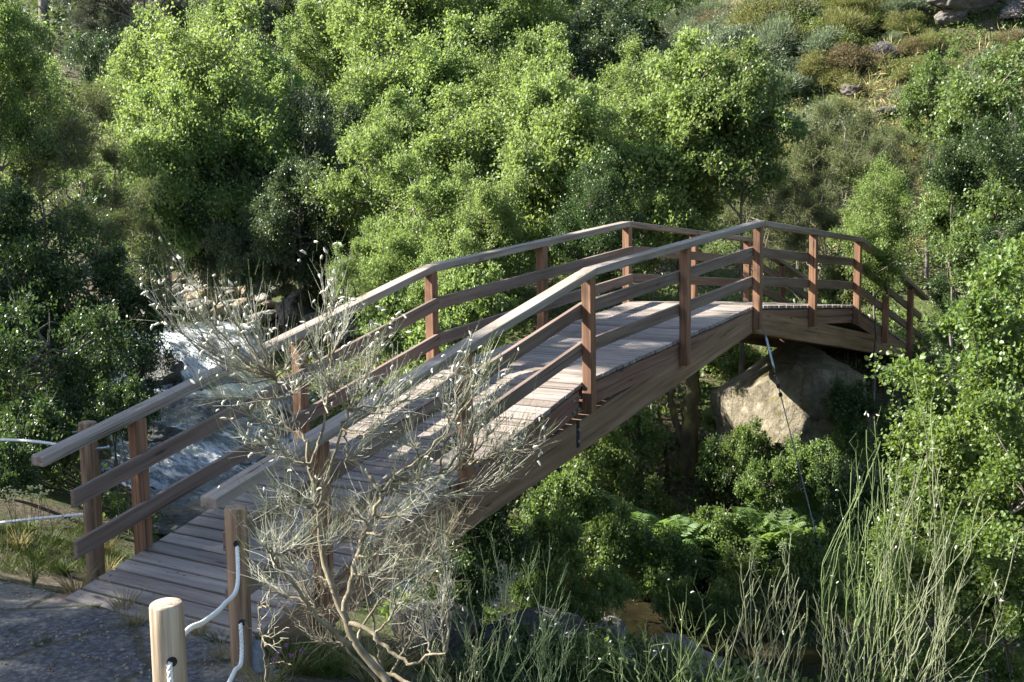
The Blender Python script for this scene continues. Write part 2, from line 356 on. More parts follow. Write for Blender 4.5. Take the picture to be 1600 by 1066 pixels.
# ------------------------------------------------------------------ world + sun
w = bpy.data.worlds.new('World'); sc.world = w; w.use_nodes = True; nt = w.node_tree; nt.nodes.clear()
sky = nt.nodes.new('ShaderNodeTexSky'); sky.sky_type = 'NISHITA'; sky.sun_disc = False
EL, AZ = R(36), R(-66)           # light travels towards azimuth -66 degrees (0 = +X)
dvec = Vector((math.cos(EL) * math.cos(AZ), math.cos(EL) * math.sin(AZ), -math.sin(EL)))
sky.sun_elevation = EL; sky.sun_rotation = math.atan2(-dvec.x, -dvec.y)
bg = nt.nodes.new('ShaderNodeBackground'); bg.inputs[1].default_value = .075; wo = nt.nodes.new('ShaderNodeOutputWorld')
nt.links.new(sky.outputs[0], bg.inputs[0]); nt.links.new(bg.outputs[0], wo.inputs[0])
sl = bpy.data.lights.new('sun', 'SUN'); sl.energy = 5.0; sl.angle = R(.5); sl.color = (1, .95, .86)
so = bpy.data.objects.new('sun', sl); COL.objects.link(so); so.rotation_euler = dvec.to_track_quat('-Z', 'Y').to_euler(); so.location = (-20, 30, 30)
sc.view_settings.view_transform = 'Standard'; sc.view_settings.look = 'None'; sc.view_settings.exposure = 2.25; sc.view_settings.gamma = 1
sc.cycles.max_bounces = 8; sc.cycles.transmission_bounces = 4; sc.cycles.diffuse_bounces = 4; sc.cycles.glossy_bounces = 3

# ------------------------------------------------------------------ ground, path, water
def sheet(name, xsv, ysv, zf, mat, kind='structure', smooth=True, extra=None, mask=None):
    X, Y = np.meshgrid(xsv, ysv, indexing='ij'); Z = zf(X, Y); nx, ny = X.shape
    i = np.arange(nx * ny).reshape(nx, ny)
    q = np.stack([i[:-1, :-1], i[1:, :-1], i[1:, 1:], i[:-1, 1:]], -1).reshape(-1, 4)
    if mask is not None:
        k = mask(X, Y).ravel(); q = q[k[q].all(1)]
    V = np.stack([X, Y, Z], -1).reshape(-1, 3)
    if mask is not None:
        u = np.unique(q); mp = -np.ones(len(V), int); mp[u] = np.arange(len(u)); V = V[u]; q = mp[q]
    return tag(obj(name, mesh_np(name, V, [q], mat, smooth, None, extra(X, Y) if extra else None)), kind=kind)
def axis(c, lo, hi, fine, n):
    t = np.linspace(-1, 1, n); k = np.sinh(t * 3.2) / math.sinh(3.2)
    return np.unique(np.round(np.concatenate([np.where(k < 0, c - k * (lo - c), c + k * (hi - c))]), 4))
gx = np.unique(np.concatenate([np.linspace(-60, -18, 30), np.arange(-18, 12, .2), np.arange(12, 60, .7), np.linspace(60, 260, 60)]))
gy = np.unique(np.concatenate([np.linspace(-80, -12, 40), np.arange(-12, 20, .2), np.arange(20, 60, .7), np.linspace(60, 260, 60)]))
sheet('ground', gx, gy, hgt, M_GROUND)
def path_mask(X, Y):
    e = .35 * fbm(np.stack([X, Y, X * 0], -1) * .8, 5, 4)
    return (X < -8.82 + .25 * e) & (X > -20) & (Y < 2.0 + (-8.75 - X) * 3 + e) & (Y > -1.75 + (-9.2 - X) * -.9 + e - .9 * np.clip(-9.2 - X, 0, 9) * 0)
sheet('path', np.arange(-16, -8.5, .06), np.arange(-3, 6, .06), lambda X, Y: hgt(X, Y) + .022 + .008 * fbm(np.stack([X, Y, X * 0], -1) * 3, 8, 3), M_PATH, mask=path_mask)
wy = np.arange(-14, 16.4, .07); wd = np.linspace(-2.7, 2.7, 60)
def wz(Dd, Y):
    g = np.abs(sz(Y + .35) - sz(Y - .35)) / .7
    X = Dd + xs(Y); P = np.stack([X * 1.6, Y * .9, X * 0], -1)
    return sz(Y) - .06 + (.03 + .22 * np.clip(g, 0, .6)) * fbm(P * 1.6, 33, 4) + .02 * fbm(P * 5, 34, 2), g
Dg, Yg = np.meshgrid(wd, wy, indexing='ij'); Zg, Gg = wz(Dg, Yg)
Ga = np.maximum(Gg, .65 * np.maximum.reduce([np.roll(Gg, k, 1) for k in range(3, 22, 3)]))     # foam carried on downstream of each drop
Ga = np.where(Yg > 4, Ga, Ga * .5)
i = np.arange(Dg.size).reshape(Dg.shape)
q = np.stack([i[:-1, :-1], i[1:, :-1], i[1:, 1:], i[:-1, 1:]], -1).reshape(-1, 4)
tag(obj('water', mesh_np('water', np.stack([Dg + xs(Yg), Yg, Zg], -1).reshape(-1, 3), [q], M_WATER, True, None, {'foam': np.clip(Ga * 1.25, 0, .55).ravel()})), kind='structure')

# ------------------------------------------------------------------ bridge
BX = np.array([-8.19, -6.48, -4.42, -2.22, 0, 2.2, 4.4, 6.11, 7.82])
BZ = np.array([-1.258, 0, -.36, 0, 0, 0, -.345, 0, -1.31])
def dz(x): return np.interp(x, [-8.95, BX[2], 0, BX[6], 8.9], [-1.258 - .2375 * (.76), -.36, 0, -.345, -1.31 - .282 * 1.08])
BR = empty('wooden_footbridge', (0, 0, 0), 'arched timber footbridge with plank deck and three-bar railings across the stream', 'footbridge')
mb = MB(); x = -8.93
while x < 8.88:
    wdt = .128 + rng.uniform(-.003, .003); xc = x + wdt / 2; s = float((dz(xc + .05) - dz(xc - .05)) / .1)
    V, Fc, G = box_mesh((wdt, 1.75 + rng.uniform(-.012, .012), .042), .007, 1, None)
    a = math.atan(s); V2 = V.copy(); V2[:, 0] = V[:, 0] * math.cos(a) - V[:, 2] * math.sin(a); V2[:, 2] = V[:, 0] * math.sin(a) + V[:, 2] * math.cos(a)
    V2 += [xc, rng.uniform(-.006, .006), float(dz(xc)) - .021 + rng.uniform(-.002, .002)]
    mb.add(V2, Fc, G); x += (wdt + .019) * math.cos(a)
obj('deck', mb.mesh('deck', M_DECK, False, True), BR)
# nail heads of the deck, one part
mbn = MB()
for xx in np.arange(-8.86, 8.8, .147 * .985):
    for yy in (-.80, -.74, .74, .80):
        a = np.arange(6) * math.pi / 3
        c = np.array([xx + rng.uniform(-.02, .02), yy + rng.uniform(-.012, .012), 0]); c[2] = dz(c[0]) + .0035
        mbn.add(c + .006 * np.stack([np.cos(a), np.sin(a), a * 0], 1), [np.arange(6)[None]])
tag(obj('nail_heads', mbn.mesh('nail_heads', M_BLACK), BR), kind='stuff')
knots = [-8.95, BX[2], 0.0, BX[6], 8.9]
for sgn in (-1, 1):
    for k, bx in enumerate(BX):
        bx = bx + (.08 if (sgn > 0 and k == 1) else 0)
        zt = float(dz(bx)) + 1.0; zb = float(dz(bx)) - .30
        box_obj('post', (bx, sgn * .916, (zt + zb) / 2), (.1, .1, zt - zb), M_POST, BR, 2, .006)
    for k in range(4):
        x0, x1 = knots[k], knots[k + 1]
        if k == 0: x0 = -9.05 if sgn > 0 else -9.2
        if k == 3: x1 = 8.95
        if k < 2 or True:
            s = (dz(x1 - .01) - dz(x0 + .2)) / (x1 - .01 - x0 - .2)
        z1 = float(dz(knots[k + 1])); z0 = z1 - s * (x1 - x0) if k < 3 else float(dz(knots[3])) ; z1 = z0 + s * (x1 - x0)
        c = ((x0 + x1) / 2, 0, (z0 + z1) / 2)
        box_obj('top_rail', (c[0], sgn * .93, c[2] + 1.0 + .036), (x1 - x0 - .002, .142, .072), M_TOP, BR, 0, .009, s)
        a0 = x0 + (.2 if k == 0 else 0)
        for zc in (.3125, .682):
            xa = a0; za = z0 + s * (xa - x0); zb_ = z0 + s * (x1 - x0)
            box_obj('mid_rail', ((xa + x1) / 2, sgn * .8425, (za + zb_) / 2 + zc), (x1 - xa - .003, .046, .125), M_RAIL, BR, 0, .006, s)
        for j, (zc, hh) in enumerate(((-.112, .108), (-.223, .108))):
            box_obj('edge_beam', (c[0], sgn * (.817 - .004 * j), c[2] + zc), (x1 - x0 - .004 - (.2 if k == 0 else 0), .09, hh), M_STR, BR, 0, .005, s)
        box_obj('gasket_strip', (c[0], sgn * .80, c[2] - .0505), (x1 - x0 - .3, .10, .013), M_BLACK, BR, 0, 0, s)
    for x0, x1, zb0, zb1 in ((-8.75, -.02, -1.70, -.345), (.02, 8.75, -.345, -1.76)):
        s = (zb1 - zb0) / (x1 - x0)
        box_obj('main_beam', ((x0 + x1) / 2, sgn * .80, (zb0 + zb1) / 2 + .155), (x1 - x0, .13, .31), M_BEAM, BR, 0, .006, s)
for cx in np.arange(-8, 8.1, 1.6):
    zc = -.35 - .155 * abs(cx) + .20
    box_obj('cross_beam', (cx, 0, zc - .08), (.09, 1.46, .14), M_STR, BR, 1, .005)
box_obj('sill_beam', (-8.86, -.08, -1.56), (.16, 2.2, .2), M_STR, BR, 1, .01)
box_obj('sill_beam', (8.9, 0, -1.72), (.2, 2.1, .22), M_STR, BR, 1, .01)
def bolt(c, r=.017):
    a = np.arange(10) * 2 * math.pi / 10
    P = np.array([[c[0], c[1] + .004, c[2]], [c[0], c[1] - .004, c[2]], [c[0], c[1] - .0045, c[2]], [c[0], c[1] - .014, c[2]]])[None]
    V, f = tubes(P, np.array([[r, r, r * .55, r * .5]]), 10, True); return obj('bolt', mesh_np('bolt', V - np.array(c), f, M_STEEL), BR, c)
for bx in (BX[2], 0, BX[6]):
    for dx in (-.115, -.21):
        for dzz in (-.115, -.225):
            xx = bx + dx; bolt((xx, -.866, float(dz(xx)) + dzz))
pl = box_obj('joint_plate', (-4.56, -.869, -.85), (.05, .008, .26), M_BLACK, BR, 0, .002)
for zz in (-.07, .04): bolt((-4.56, -.877, -.85 + zz), .016)

# ------------------------------------------------------------------ rope fence
def log_post(base, ht, rad, label, mat, holes=(), sleeve=None):
    root = empty('rope_post', base, label, 'post', 'round timber posts of the rope fence')
    K = 14; S = 28; th = np.arange(S) * 2 * math.pi / S
    zsv = np.concatenate([np.linspace(-.3, ht - .014, K), [ht - .005, ht, ht]]); rs = np.concatenate([np.full(K, rad), [rad * .95, rad * .86, .002]])
    rr = rs[:, None] * (1 + .015 * fbm(np.stack([np.broadcast_to(np.cos(th) * 2, (len(zsv), S)), np.broadcast_to(np.sin(th) * 2, (len(zsv), S)), np.broadcast_to(zsv[:, None], (len(zsv), S))], -1), 4, 2))
    V = np.stack([rr * np.cos(th), rr * np.sin(th), np.broadcast_to(zsv[:, None], rr.shape)], -1).reshape(-1, 3)
    i = np.arange(len(V)).reshape(len(zsv), S); n = np.roll(i, -1, 1)
    q = np.stack([i[:-1], n[:-1], n[1:], i[1:]], -1).reshape(-1, 4)
    o = rng.uniform(-9, 9, 3); obj('log', mesh_np('log', V, [q, i[-1][None]], mat, True, V[:, [2, 0, 1]] * [1, 1, 1] + o), root)
    for z, az in holes:
        dirv = np.array([math.cos(az), math.sin(az), 0]); c = dirv * (rad + .001) + [0, 0, z]
        P = np.array([c - dirv * .03, c + dirv * .0015])[None]
        V, f = tubes(P, np.array([[.021, .021]]), 14, True); obj('rope_hole', mesh_np('rope_hole', V, f, M_BLACK), root)
    if sleeve:
        V, f = tubes(np.array([[[sleeve[0], sleeve[1], -.25], [sleeve[0], sleeve[1], .17], [sleeve[0], sleeve[1], .172], [sleeve[0], sleeve[1], .02]]]), np.array([[.045, .045, .038, .036]]), 16)
        obj('steel_sleeve', mesh_np('steel_sleeve', V, f, M_GALV, True), root)
    return root
def rope_path(pts, n=220):
    pts = np.array(pts, float); seg = np.linalg.norm(np.diff(pts, axis=0), axis=1); t = np.concatenate([[0], np.cumsum(seg)]); t /= t[-1]
    u = np.linspace(0, 1, n); out = []
    K = len(pts); m = np.gradient(pts, t, axis=0)
    for x in u:
        k = min(np.searchsorted(t, x, side='right') - 1, K - 2); h = t[k + 1] - t[k]; s = (x - t[k]) / h
        out.append((2*s**3-3*s*s+1)*pts[k] + (s**3-2*s*s+s)*h*m[k] + (-2*s**3+3*s*s)*pts[k+1] + (s**3-s*s)*h*m[k+1])
    return np.array(out)
def rope(name, pts, rad, label, group='white ropes of the fence', n=500):
    c = rope_path(pts, n); T = unit(np.gradient(c, axis=0)); A = unit(np.cross(T, [.13, .21, 1.])); B = np.cross(T, A)
    ln = np.concatenate([[0], np.cumsum(np.linalg.norm(np.diff(c, axis=0), axis=1))]); ph = ln / (rad * 6.2) * 2 * math.pi
    mb = MB()
    for k in range(3):
        a = ph + k * 2 * math.pi / 3
        P = c + rad * .52 * (np.cos(a)[:, None] * A + np.sin(a)[:, None] * B)
        V, f = tubes(P[None], np.full((1, n), rad * .55), 7); mb.add(V, f)
    V, f = tubes(c[None], np.full((1, n), rad * .45), 6, True); mb.add(V, f)
    # stray fibres
    k = rng.integers(0, n, n // 2); d = unit(rng.normal(size=(len(k), 3))); p0 = c[k] + d * rad * .8
    V, f = tubes(np.stack([p0, p0 + d * rad * .35 + T[k] * rad * .4], 1), np.full((len(k), 2), rad * .05), 3); mb.add(V, f)
    return tag(obj(name, mesh_np(name, np.concatenate(mb.V), [np.concatenate([f for f in mb.F if f.shape[1] == 4])], M_ROPE, True)), label, 'rope', group)
p1 = at(260, 941, 4.62); p1b = np.array([p1[0], p1[1], -1.32])
p2 = at(368, 792, 6.75); p2b = np.array([p2[0], p2[1], -1.43])
p3b = at(149, 872, 9.15); p3b[2] = -1.43
log_post(p1b, p1[2] - p1b[2], .067, 'pale thick round timber post nearest the camera with a rope through it', M_LOG, [(p1[2] - p1b[2] - .225, R(-122))])
log_post(p2b, p2[2] - p2b[2], .065, 'brown round timber post at the foot of the nearer bridge railing', M_LOGD, [(p2[2] - p2b[2] - .205, R(-135)), (p2[2] - p2b[2] - .68, R(-125))], (.06, -.06))
r3 = log_post(p3b, 1.10, .07, 'shaded round timber post behind the far railing end', M_LOGD, [])
V, f = tubes(np.array([[[0, -.06, .89], [.1, -.09, .885], [.1, -.09, .885], [.115, -.095, .885]]]), np.array([[.009, .009, .016, .016]]), 8, True); obj('bolt', mesh_np('bolt', V, f, M_STEEL), r3)
V, f = tubes(np.array([[[0, .02, 1.02], [-.1, .05, 1.03]]]), np.array([[.006, .006]]), 6, True); obj('bolt', mesh_np('bolt', V, f, M_STEEL), r3)
RR = .0118
h1 = p1 - [0, 0, .225]; h2 = p2 - [0, 0, .205]; l2 = p2 - [0, 0, .68]
fr = unit(CAM * [1, 1, 0] - p1 * [1, 1, 0]); f2 = unit(CAM * [1, 1, 0] - p2 * [1, 1, 0])
sd = unit(np.cross([0, 0, 1.], -fr))
rope('rope', [h2 + f2 * .02, h2 + f2 * .085 + [0, 0, -.03], at(372, 905, 6.5), at(350, 945, 5.95), at(318, 972, 5.4), at(290, 988, 4.95), h1 - fr * .03 + [0, 0, -.0], h1 + fr * .06, h1 + fr * .085 + [0, 0, -.06], h1 + fr * .14 + [0, 0, -.25], h1 + fr * .5 + [-.3, .1, -.42], h1 + fr * 1.0 + [-.9, .3, -.3]], RR,
     'white rope sagging from the post at the railing foot through the nearest post')
rope('rope', [l2 + f2 * .02, l2 + f2 * .09 + [0, 0, -.02], l2 + f2 * .14 + [0, 0, -.12], at(366, 1050, 6.2), at(345, 1085, 5.7), at(300, 1110, 5.1), p1 - [0, 0, .72] - fr * .07], RR,
     'lower white rope hanging from the second hole of the post at the railing foot')
q3 = p3b + [0, 0, .89]
rope('rope', [q3 - RT * .06, at(60, 690.5, 9.35), at(-60, 688, 10.2), at(-160, 690, 10.8)], RR, 'thin upper white rope running left from the shaded post')
q3 = p3b + [0, 0, .36]
rope('rope', [q3 - RT * .06, at(70, 809, 9.35), at(-20, 818, 10.0), at(-120, 822, 10.6)], RR, 'lower white rope running left just above the grass from the shaded post')

# ------------------------------------------------------------------ guy cable
ca = np.array([.03, -.985, -.27]); cb = at(1336, 1010, 13.6); cb[2] = min(cb[2], float(hgt(cb[0], cb[1])) + .1)
G = empty('guy_cable', ca, 'taut steel guy cable with turnbuckle from the bridge edge down to the bank', 'cable')
mbc = MB()
c = ca + (cb - ca) * np.linspace(0, 1, 40)[:, None]
V, f = tubes((c - ca)[None], np.full((1, 40), .0075), 6, True); obj('wire', mesh_np('wire', V, f, M_GALV, True), G)
dv = unit(cb - ca); a0 = dv * .12; a1 = dv * .55
for s in (-1, 1):
    o = unit(np.cross(dv, [0, 1, .2])) * .022 * s
    V, f = tubes(np.array([[a0 + o * .3, a0 + dv * .05 + o, a1 - dv * .05 + o, a1 + o * .3]]), np.full((1, 4), .011), 6, True); obj('turnbuckle_rod', mesh_np('turnbuckle_rod', V, f, M_STEEL, True), G)
for t in (.6, .75, .86):
    V, f = tubes(np.array([[dv * t, dv * (t + .05)]]), np.full((1, 2), .024), 8, True); obj('cable_clamp', mesh_np('cable_clamp', V, f, M_BLACK), G)

# ------------------------------------------------------------------ rocks
def ico(sub):
    bm = bmesh.new(); bmesh.ops.create_icosphere(bm, subdivisions=sub, radius=1); bm.verts.index_update()
    V = np.array([v.co[:] for v in bm.verts]); Fc = np.array([[v.index for v in f.verts] for f in bm.faces]); bm.free(); return V, Fc
def rock_mesh(name, seed, mat, sub=4, sc3=(1, .8, .6), rough=.25, chop=6):
    V, Fc = ico(sub); g = np.random.default_rng(seed)
    for k in range(chop):                      # planar facets, then noise
        n = unit(g.normal(size=3)); dd = g.uniform(.62, .9); t = V @ n; V = V - np.clip(t - dd, 0, None)[:, None] * n * .9
    V = V * (1 + rough * .5 * fbm(V * 1.3, seed, 3) + rough * .12 * fbm(V * 6, seed + 5, 3))[:, None] * np.array(sc3)
    return mesh_np(name, V, [Fc], mat, True)
STN = [rock_mesh('stone', 40 + k, M_STONE, 3, (1, .8, .6), .25, 7) for k in range(5)]
BIG = [rock_mesh('rock', 60 + k, M_STONE, 5, (1, .85, .65), .35, 8) for k in range(4)]
def rock(name, me, loc, size, rz, label, cat, group=None, mat=None, tilt=0):
    o = obj(name, me, None, loc); s = size if hasattr(size, '__len__') else (size,) * 3
    o.scale = s; o.rotation_euler = (tilt, tilt * .6, rz)
    if mat: o.material_slots[0].link = 'OBJECT'; o.material_slots[0].material = mat
    return tag(o, label, cat, group)
bc = at(1256, 618, 18.2)
def boulder_mesh():
    """big block: flat sloping top, steep face towards the camera, long slope down to the left"""
    V, Fc = ico(6); V = V * 2.4
    r = RT * [1, 1, 0]; r = r / np.linalg.norm(r); f = np.array([-r[1], r[0], 0]); f = f if f @ FW > 0 else -f
    cuts = [(r * -.55 + np.array([0, 0, .85]), 1.02), (np.array([0, 0, 1.]) + r * .10 - f * .15, 1.02), (np.array([-.95, .12, .36]), 1.12), (np.array([-.75, -.6, .2]), 1.2), (r + np.array([0, 0, .12]), 1.28), (-r - f * .35, 1.30), (f, 1.5), (r * .6 - f * .9 + np.array([0, 0, .15]), 1.25), (r * .5 + np.array([0, 0, 1.]), 1.12)]
    for it in range(2):
        for n, dd in cuts:
            n = n / np.linalg.norm(n); t = V @ n; V = V - np.clip(t - dd, 0, None)[:, None] * n * .93
    V = V + unit(V) * (.10 * fbm(V * .9, 91, 4) + .035 * fbm(V * 4, 92, 3))[:, None]
    return mesh_np('boulder', V, [Fc], M_BOULDER, True)
o = rock('boulder', boulder_mesh(), bc + [.12, .0, -.14], (.70, .70, .72), 0,
         'huge pale mossy granite boulder under the far end of the bridge', 'boulder')
for (px, py, d, s, me, mat, rz, lab) in [
    (520, 478, 26.5, (1.0, .8, .75), 0, M_WET, 1.0, 'large dark wet rock beneath the dark bush behind the stone pile'),
    (480, 455, 28, (.8, .7, .8), 1, M_WET, 2.0, 'dark upright rock in shade right of the stone pile'),
    (560, 480, 25.5, (.75, .6, .5), 2, M_WET, .4, 'dark blocky rock next to the yellow-green bush behind the far railing'),
    (455, 518, 22.5, (.85, .6, .34), 3, M_STONE, .5, 'flat pale rock with bright top at the right end of the stone pile'),
    (545, 545, 19.5, (1.1, .8, .75), 1, M_BOULDER, 1.6, 'broad grey-pink slab rock behind the middle rails of the far railing'),
    (325, 492, 24.5, (.75, .55, .42), 2, M_STONE, 2.6, 'smooth tilted pale stone just above the upper fall'),
    (303, 650, 17.0, (1.15, .7, .3), 0, M_STONEW, .3, 'long flat tan slab in the stream between upper fall and rapids'),
    (262, 715, 15.6, (.85, .65, .26), 3, M_WET, 1.3, 'low dark slab splitting the rapids left of the white water'),
    (225, 600, 20.0, (.7, .6, .4), 1, M_WET, 2.2, 'dark boulder on the left edge of the stream below the fall'),
    (338, 548, 22.5, (.95, .7, .6), 1, M_WET, .9, 'dark wet rock narrowing the upper fall on its right'),
    (232, 530, 24.0, (.8, .7, .6), 0, M_WET, 2.0, 'dark wet rock narrowing the upper fall on its left'),
    (395, 560, 21.5, (.8, .6, .42), 2, M_STONE, 1.9, 'grey rock right of the upper fall behind the silvery broom'),
    (378, 585, 20.0, (.7, .5, .35), 2, M_STONE, .9, 'grey rock in midstream behind the silvery broom'),
    (425, 545, 21.5, (.55, .5, .4), 0, M_WET, 2.9, 'rounded wet rock between the far railing and the upper fall'),
    (920, 1005, 13.6, (.75, .55, .38), 3, M_STONE, .2, 'flat blue-grey rock slab on the stream edge below the bridge'),
    (1065, 1010, 13.2, (.6, .45, .36), 1, M_STONE, 1.1, 'grey rock by the foot of the guy cable'),
    (1010, 1045, 12.4, (.7, .5, .35), 2, M_STONE, 2.0, 'large shaded rock at the bottom of the gully right of the flat slab'),
    (680, 935, 10.5, (.6, .5, .4), 0, M_WET, .8, 'shaded grey rock under the near end of the bridge'),
    (835, 985, 11.6, (.65, .5, .4), 1, M_WET, 2.4, 'bluish boulder behind the soft green broom under the bridge'),
    (700, 880, 11.5, (.5, .4, .35), 3, M_WET, .1, 'small dark rock tucked below the bridge beam')]:
    c = at(px, py, d); g = float(hgt(c[0], c[1])); c[2] = max(min(c[2], g + s[2] * .35), g - s[2] * .1)
    rock('rock', BIG[me], c, s, rz, lab, 'rock', None, mat)
g = np.random.default_rng(5)
for k in range(64):                                   # the pile of stones at the head of the rapids
    px = g.uniform(238, 420) if k < 46 else g.uniform(400, 570); py = g.uniform(442, 492) if k < 46 else g.uniform(450, 500)
    c = hit(px, py + 8, 15, 40); s = g.uniform(.16, .34) * (1.5 if k % 9 == 0 else 1); c[2] += s * .45 + (.25 if k < 46 else .1) * g.uniform(0, 1)
    rock('stone', STN[k % 5], c, (s * 1.2, s, s * .85), g.uniform(0, 6), 'rounded stone in the loose pile at the head of the rapids', 'stone', 'stones piled at the head of the rapids', M_STONEW if k % 3 == 0 else M_STONE, g.uniform(-.3, .3))
for k, (px, py) in enumerate([(1055, 985), (1075, 995), (1040, 1000), (1090, 978), (1065, 1025), (1245, 1000), (1265, 992), (1020, 990), (980, 1000), (1110, 1005), (830, 830), (815, 845), (845, 822), (1230, 1010)]):
    c = hit(px, py, 8, 30); s = g.uniform(.10, .19); c[2] += s * .3
    rock('stone', STN[k % 5], c, s, g.uniform(0, 6), 'pale pebble-sized stone lying in the gully below the bridge', 'stone', 'small pale stones in the gully', M_STONE, .2)
for (px, py, d, s, lab) in [(1520, 18, 52, (1.7, 1.2, .8), 'long grey outcrop at the top right of the hillside'), (1490, 38, 50, (.55, .5, .4), 'dark-edged block below the hillside outcrop'),
                            (1336, 150, 42, (.6, .5, .32), 'pinkish rock showing through the hillside scrub'), (1322, 200, 40, (.25, .22, .18), 'small white rock above the dry grass patch'),
                            (1385, 182, 42, (.5, .35, .22), 'low grey rock beside the dry hillside grass'), (1590, 440, 20, (.6, .5, .4), 'warm-lit rock at the right edge behind the ivy-dark tree')]:
    c = hit(px, py, 15, 90) + [0, 0, .55 * s[2]]; rock('rock', BIG[len(lab) % 4], c, s, len(lab), lab, 'rock', None, M_HROCK)

# ------------------------------------------------------------------ trees
def limb_paths(p0, p1, K, sag, g):
    """N curved paths from p0 (N,3) to p1 (N,3)"""
    t = np.linspace(0, 1, K)[None, :, None]; d = (p1 - p0)[:, None]; L = np.linalg.norm(p1 - p0, axis=1)[:, None, None]
    off = g.normal(size=(len(p0), 1, 3)) * .12 * L; off[..., 2] += sag * L[..., 0]
    return p0[:, None] + d * t + off * (t * (1 - t)) * 2 + g.normal(size=(len(p0), K, 3)) * .02 * L * (t > 0) * (t < 1)
def gen_tree(name, seed, Rx=2.2, Rz=2.4, Hc=4.2, lobes=22, lob_r=(.28, .45), twigs=44, per=34, leaf=(.085, .06), kind='rhomb', trunk_r=.13, stems=1, flat=.75,
             droop=0.0, spray=.085, up=.35, lmat=None, bmat=None, gapf=0.0, upright=0.0, tw_r=.006):
    g = np.random.default_rng(seed)
    # lobe centres
    dirs = rdir(lobes, g, .15); rad = g.uniform(.3, 1.0, lobes) ** .8 * (1 + .16 * g.normal(size=lobes))
    LC = dirs * rad[:, None] * [Rx, Rx, Rz] + [0, 0, Hc]; LR = Rx * g.uniform(*lob_r, lobes)
    LC[:, 2] = np.maximum(LC[:, 2], .35)
    # trunk and limbs
    mb = MB(); tops = []
    for s in range(stems):
        a = g.uniform(0, 6.3); lean = (g.uniform(.15, .45) if stems > 1 else .1) * Rx; b = np.array([math.cos(a), math.sin(a), 0]) * (.12 if stems > 1 else 0)
        P = np.array([[b[0], b[1], -5.], [b[0], b[1], 0], [b[0] * 2 + lean * math.cos(a) * .4, b[1] * 2 + lean * math.sin(a) * .4, Hc * .5], [lean * math.cos(a), lean * math.sin(a), Hc * .95], [lean * 1.3 * math.cos(a), lean * 1.3 * math.sin(a), Hc + Rz * .6]])
        P = rope_path(P, 14); P[1:-1, :2] += g.normal(size=(12, 2)) * .03 * Hc * .3
        r = np.linspace(1, .18, 14) ** 1.2 * trunk_r * (1 if stems == 1 else .6); r[:3] *= 1.15
        V, f = tubes(P[None], r[None], 7); mb.add(V, f); tops.append(P)
    st = np.array([tops[k % stems][int(np.clip(np.searchsorted(tops[k % stems][:, 2], LC[k, 2] - g.uniform(.25, .7) * Rz), 4, 12))] for k in range(lobes)])
    P = limb_paths(st, LC, 7, .12, g); V, f = tubes(P, np.linspace(.38, .1, 7)[None] * trunk_r * g.uniform(.7, 1.1, (lobes, 1)), 5); mb.add(V, f)
    # twigs
    n = lobes * twigs; li = np.repeat(np.arange(lobes), twigs)
    dd = rdir(n, g, up); out = unit(LC - [0, 0, Hc - .3 * Rz])[li]; dd = unit(dd + .45 * out * g.uniform(.3, 1, (n, 1)))
    if upright: dd = unit(dd + [0, 0, upright])
    p0 = LC[li] + dd * LR[li, None] * .12; p1 = LC[li] + dd * LR[li, None] * g.uniform(.45, 1.4, (n, 1)) * [1, 1, flat]
    p1[:, 2] = np.maximum(p1[:, 2] - droop * LR[li] * g.uniform(0, 1, n), .05)
    P = limb_paths(p0, p1, 5, .1 - droop * .3, g); V, f = tubes(P, np.array([1, .8, .6, .45, .2])[None] * tw_r * g.uniform(.7, 1.3, (n, 1)), 3); mb.add(V, f)
    nb = 70; q = g.integers(0, lobes, nb); d3 = unit(unit(LC[q] - [0, 0, Hc - .6 * Rz]) + g.normal(size=(nb, 3)) * .35); e3 = LC[q] + d3 * (LR[q] * g.uniform(.9, 1.45, nb))[:, None]; e3[:, 2] = np.maximum(e3[:, 2], .1)
    P3 = limb_paths(LC[q], e3, 6, .1, g); V, f = tubes(P3, np.array([1.6, 1.3, 1.1, .8, .6, .3])[None] * tw_r * g.uniform(.8, 1.6, (nb, 1)), 3); mb.add(V, f)
    tm = mb.mesh(name + '_trunk', bmat or M_BARK, True)
    # leaves
    keep = g.uniform(size=n) > gapf
    m = int(keep.sum()); t = g.uniform(.22, 1.03, (m, per)); Q = P[keep]
    k = np.clip((t * 4).astype(int), 0, 3); fr = t * 4 - k; ar = np.arange(m)[:, None]
    B = Q[ar, k] * (1 - fr[..., None]) + Q[ar, k + 1] * fr[..., None]
    tw = unit(Q[:, -1] - Q[:, 0])[:, None]
    B = (B + g.normal(size=B.shape) * spray).reshape(-1, 3)
    D = unit(np.broadcast_to(tw, (m, per, 3)).reshape(-1, 3) * .8 + g.normal(size=(m * per, 3)) * .75 - [0, 0, .15])
    N = unit(g.normal(size=(m * per, 3)) * .62 + [-.1, .15, .8]); s = g.uniform(.65, 1.25, m * per)
    V, f = leaves(B, D, N, leaf[0] * s, leaf[1] * s, kind)
    return tm, mesh_np(name + '_crown', V, f, lmat, False), Hc, Rx
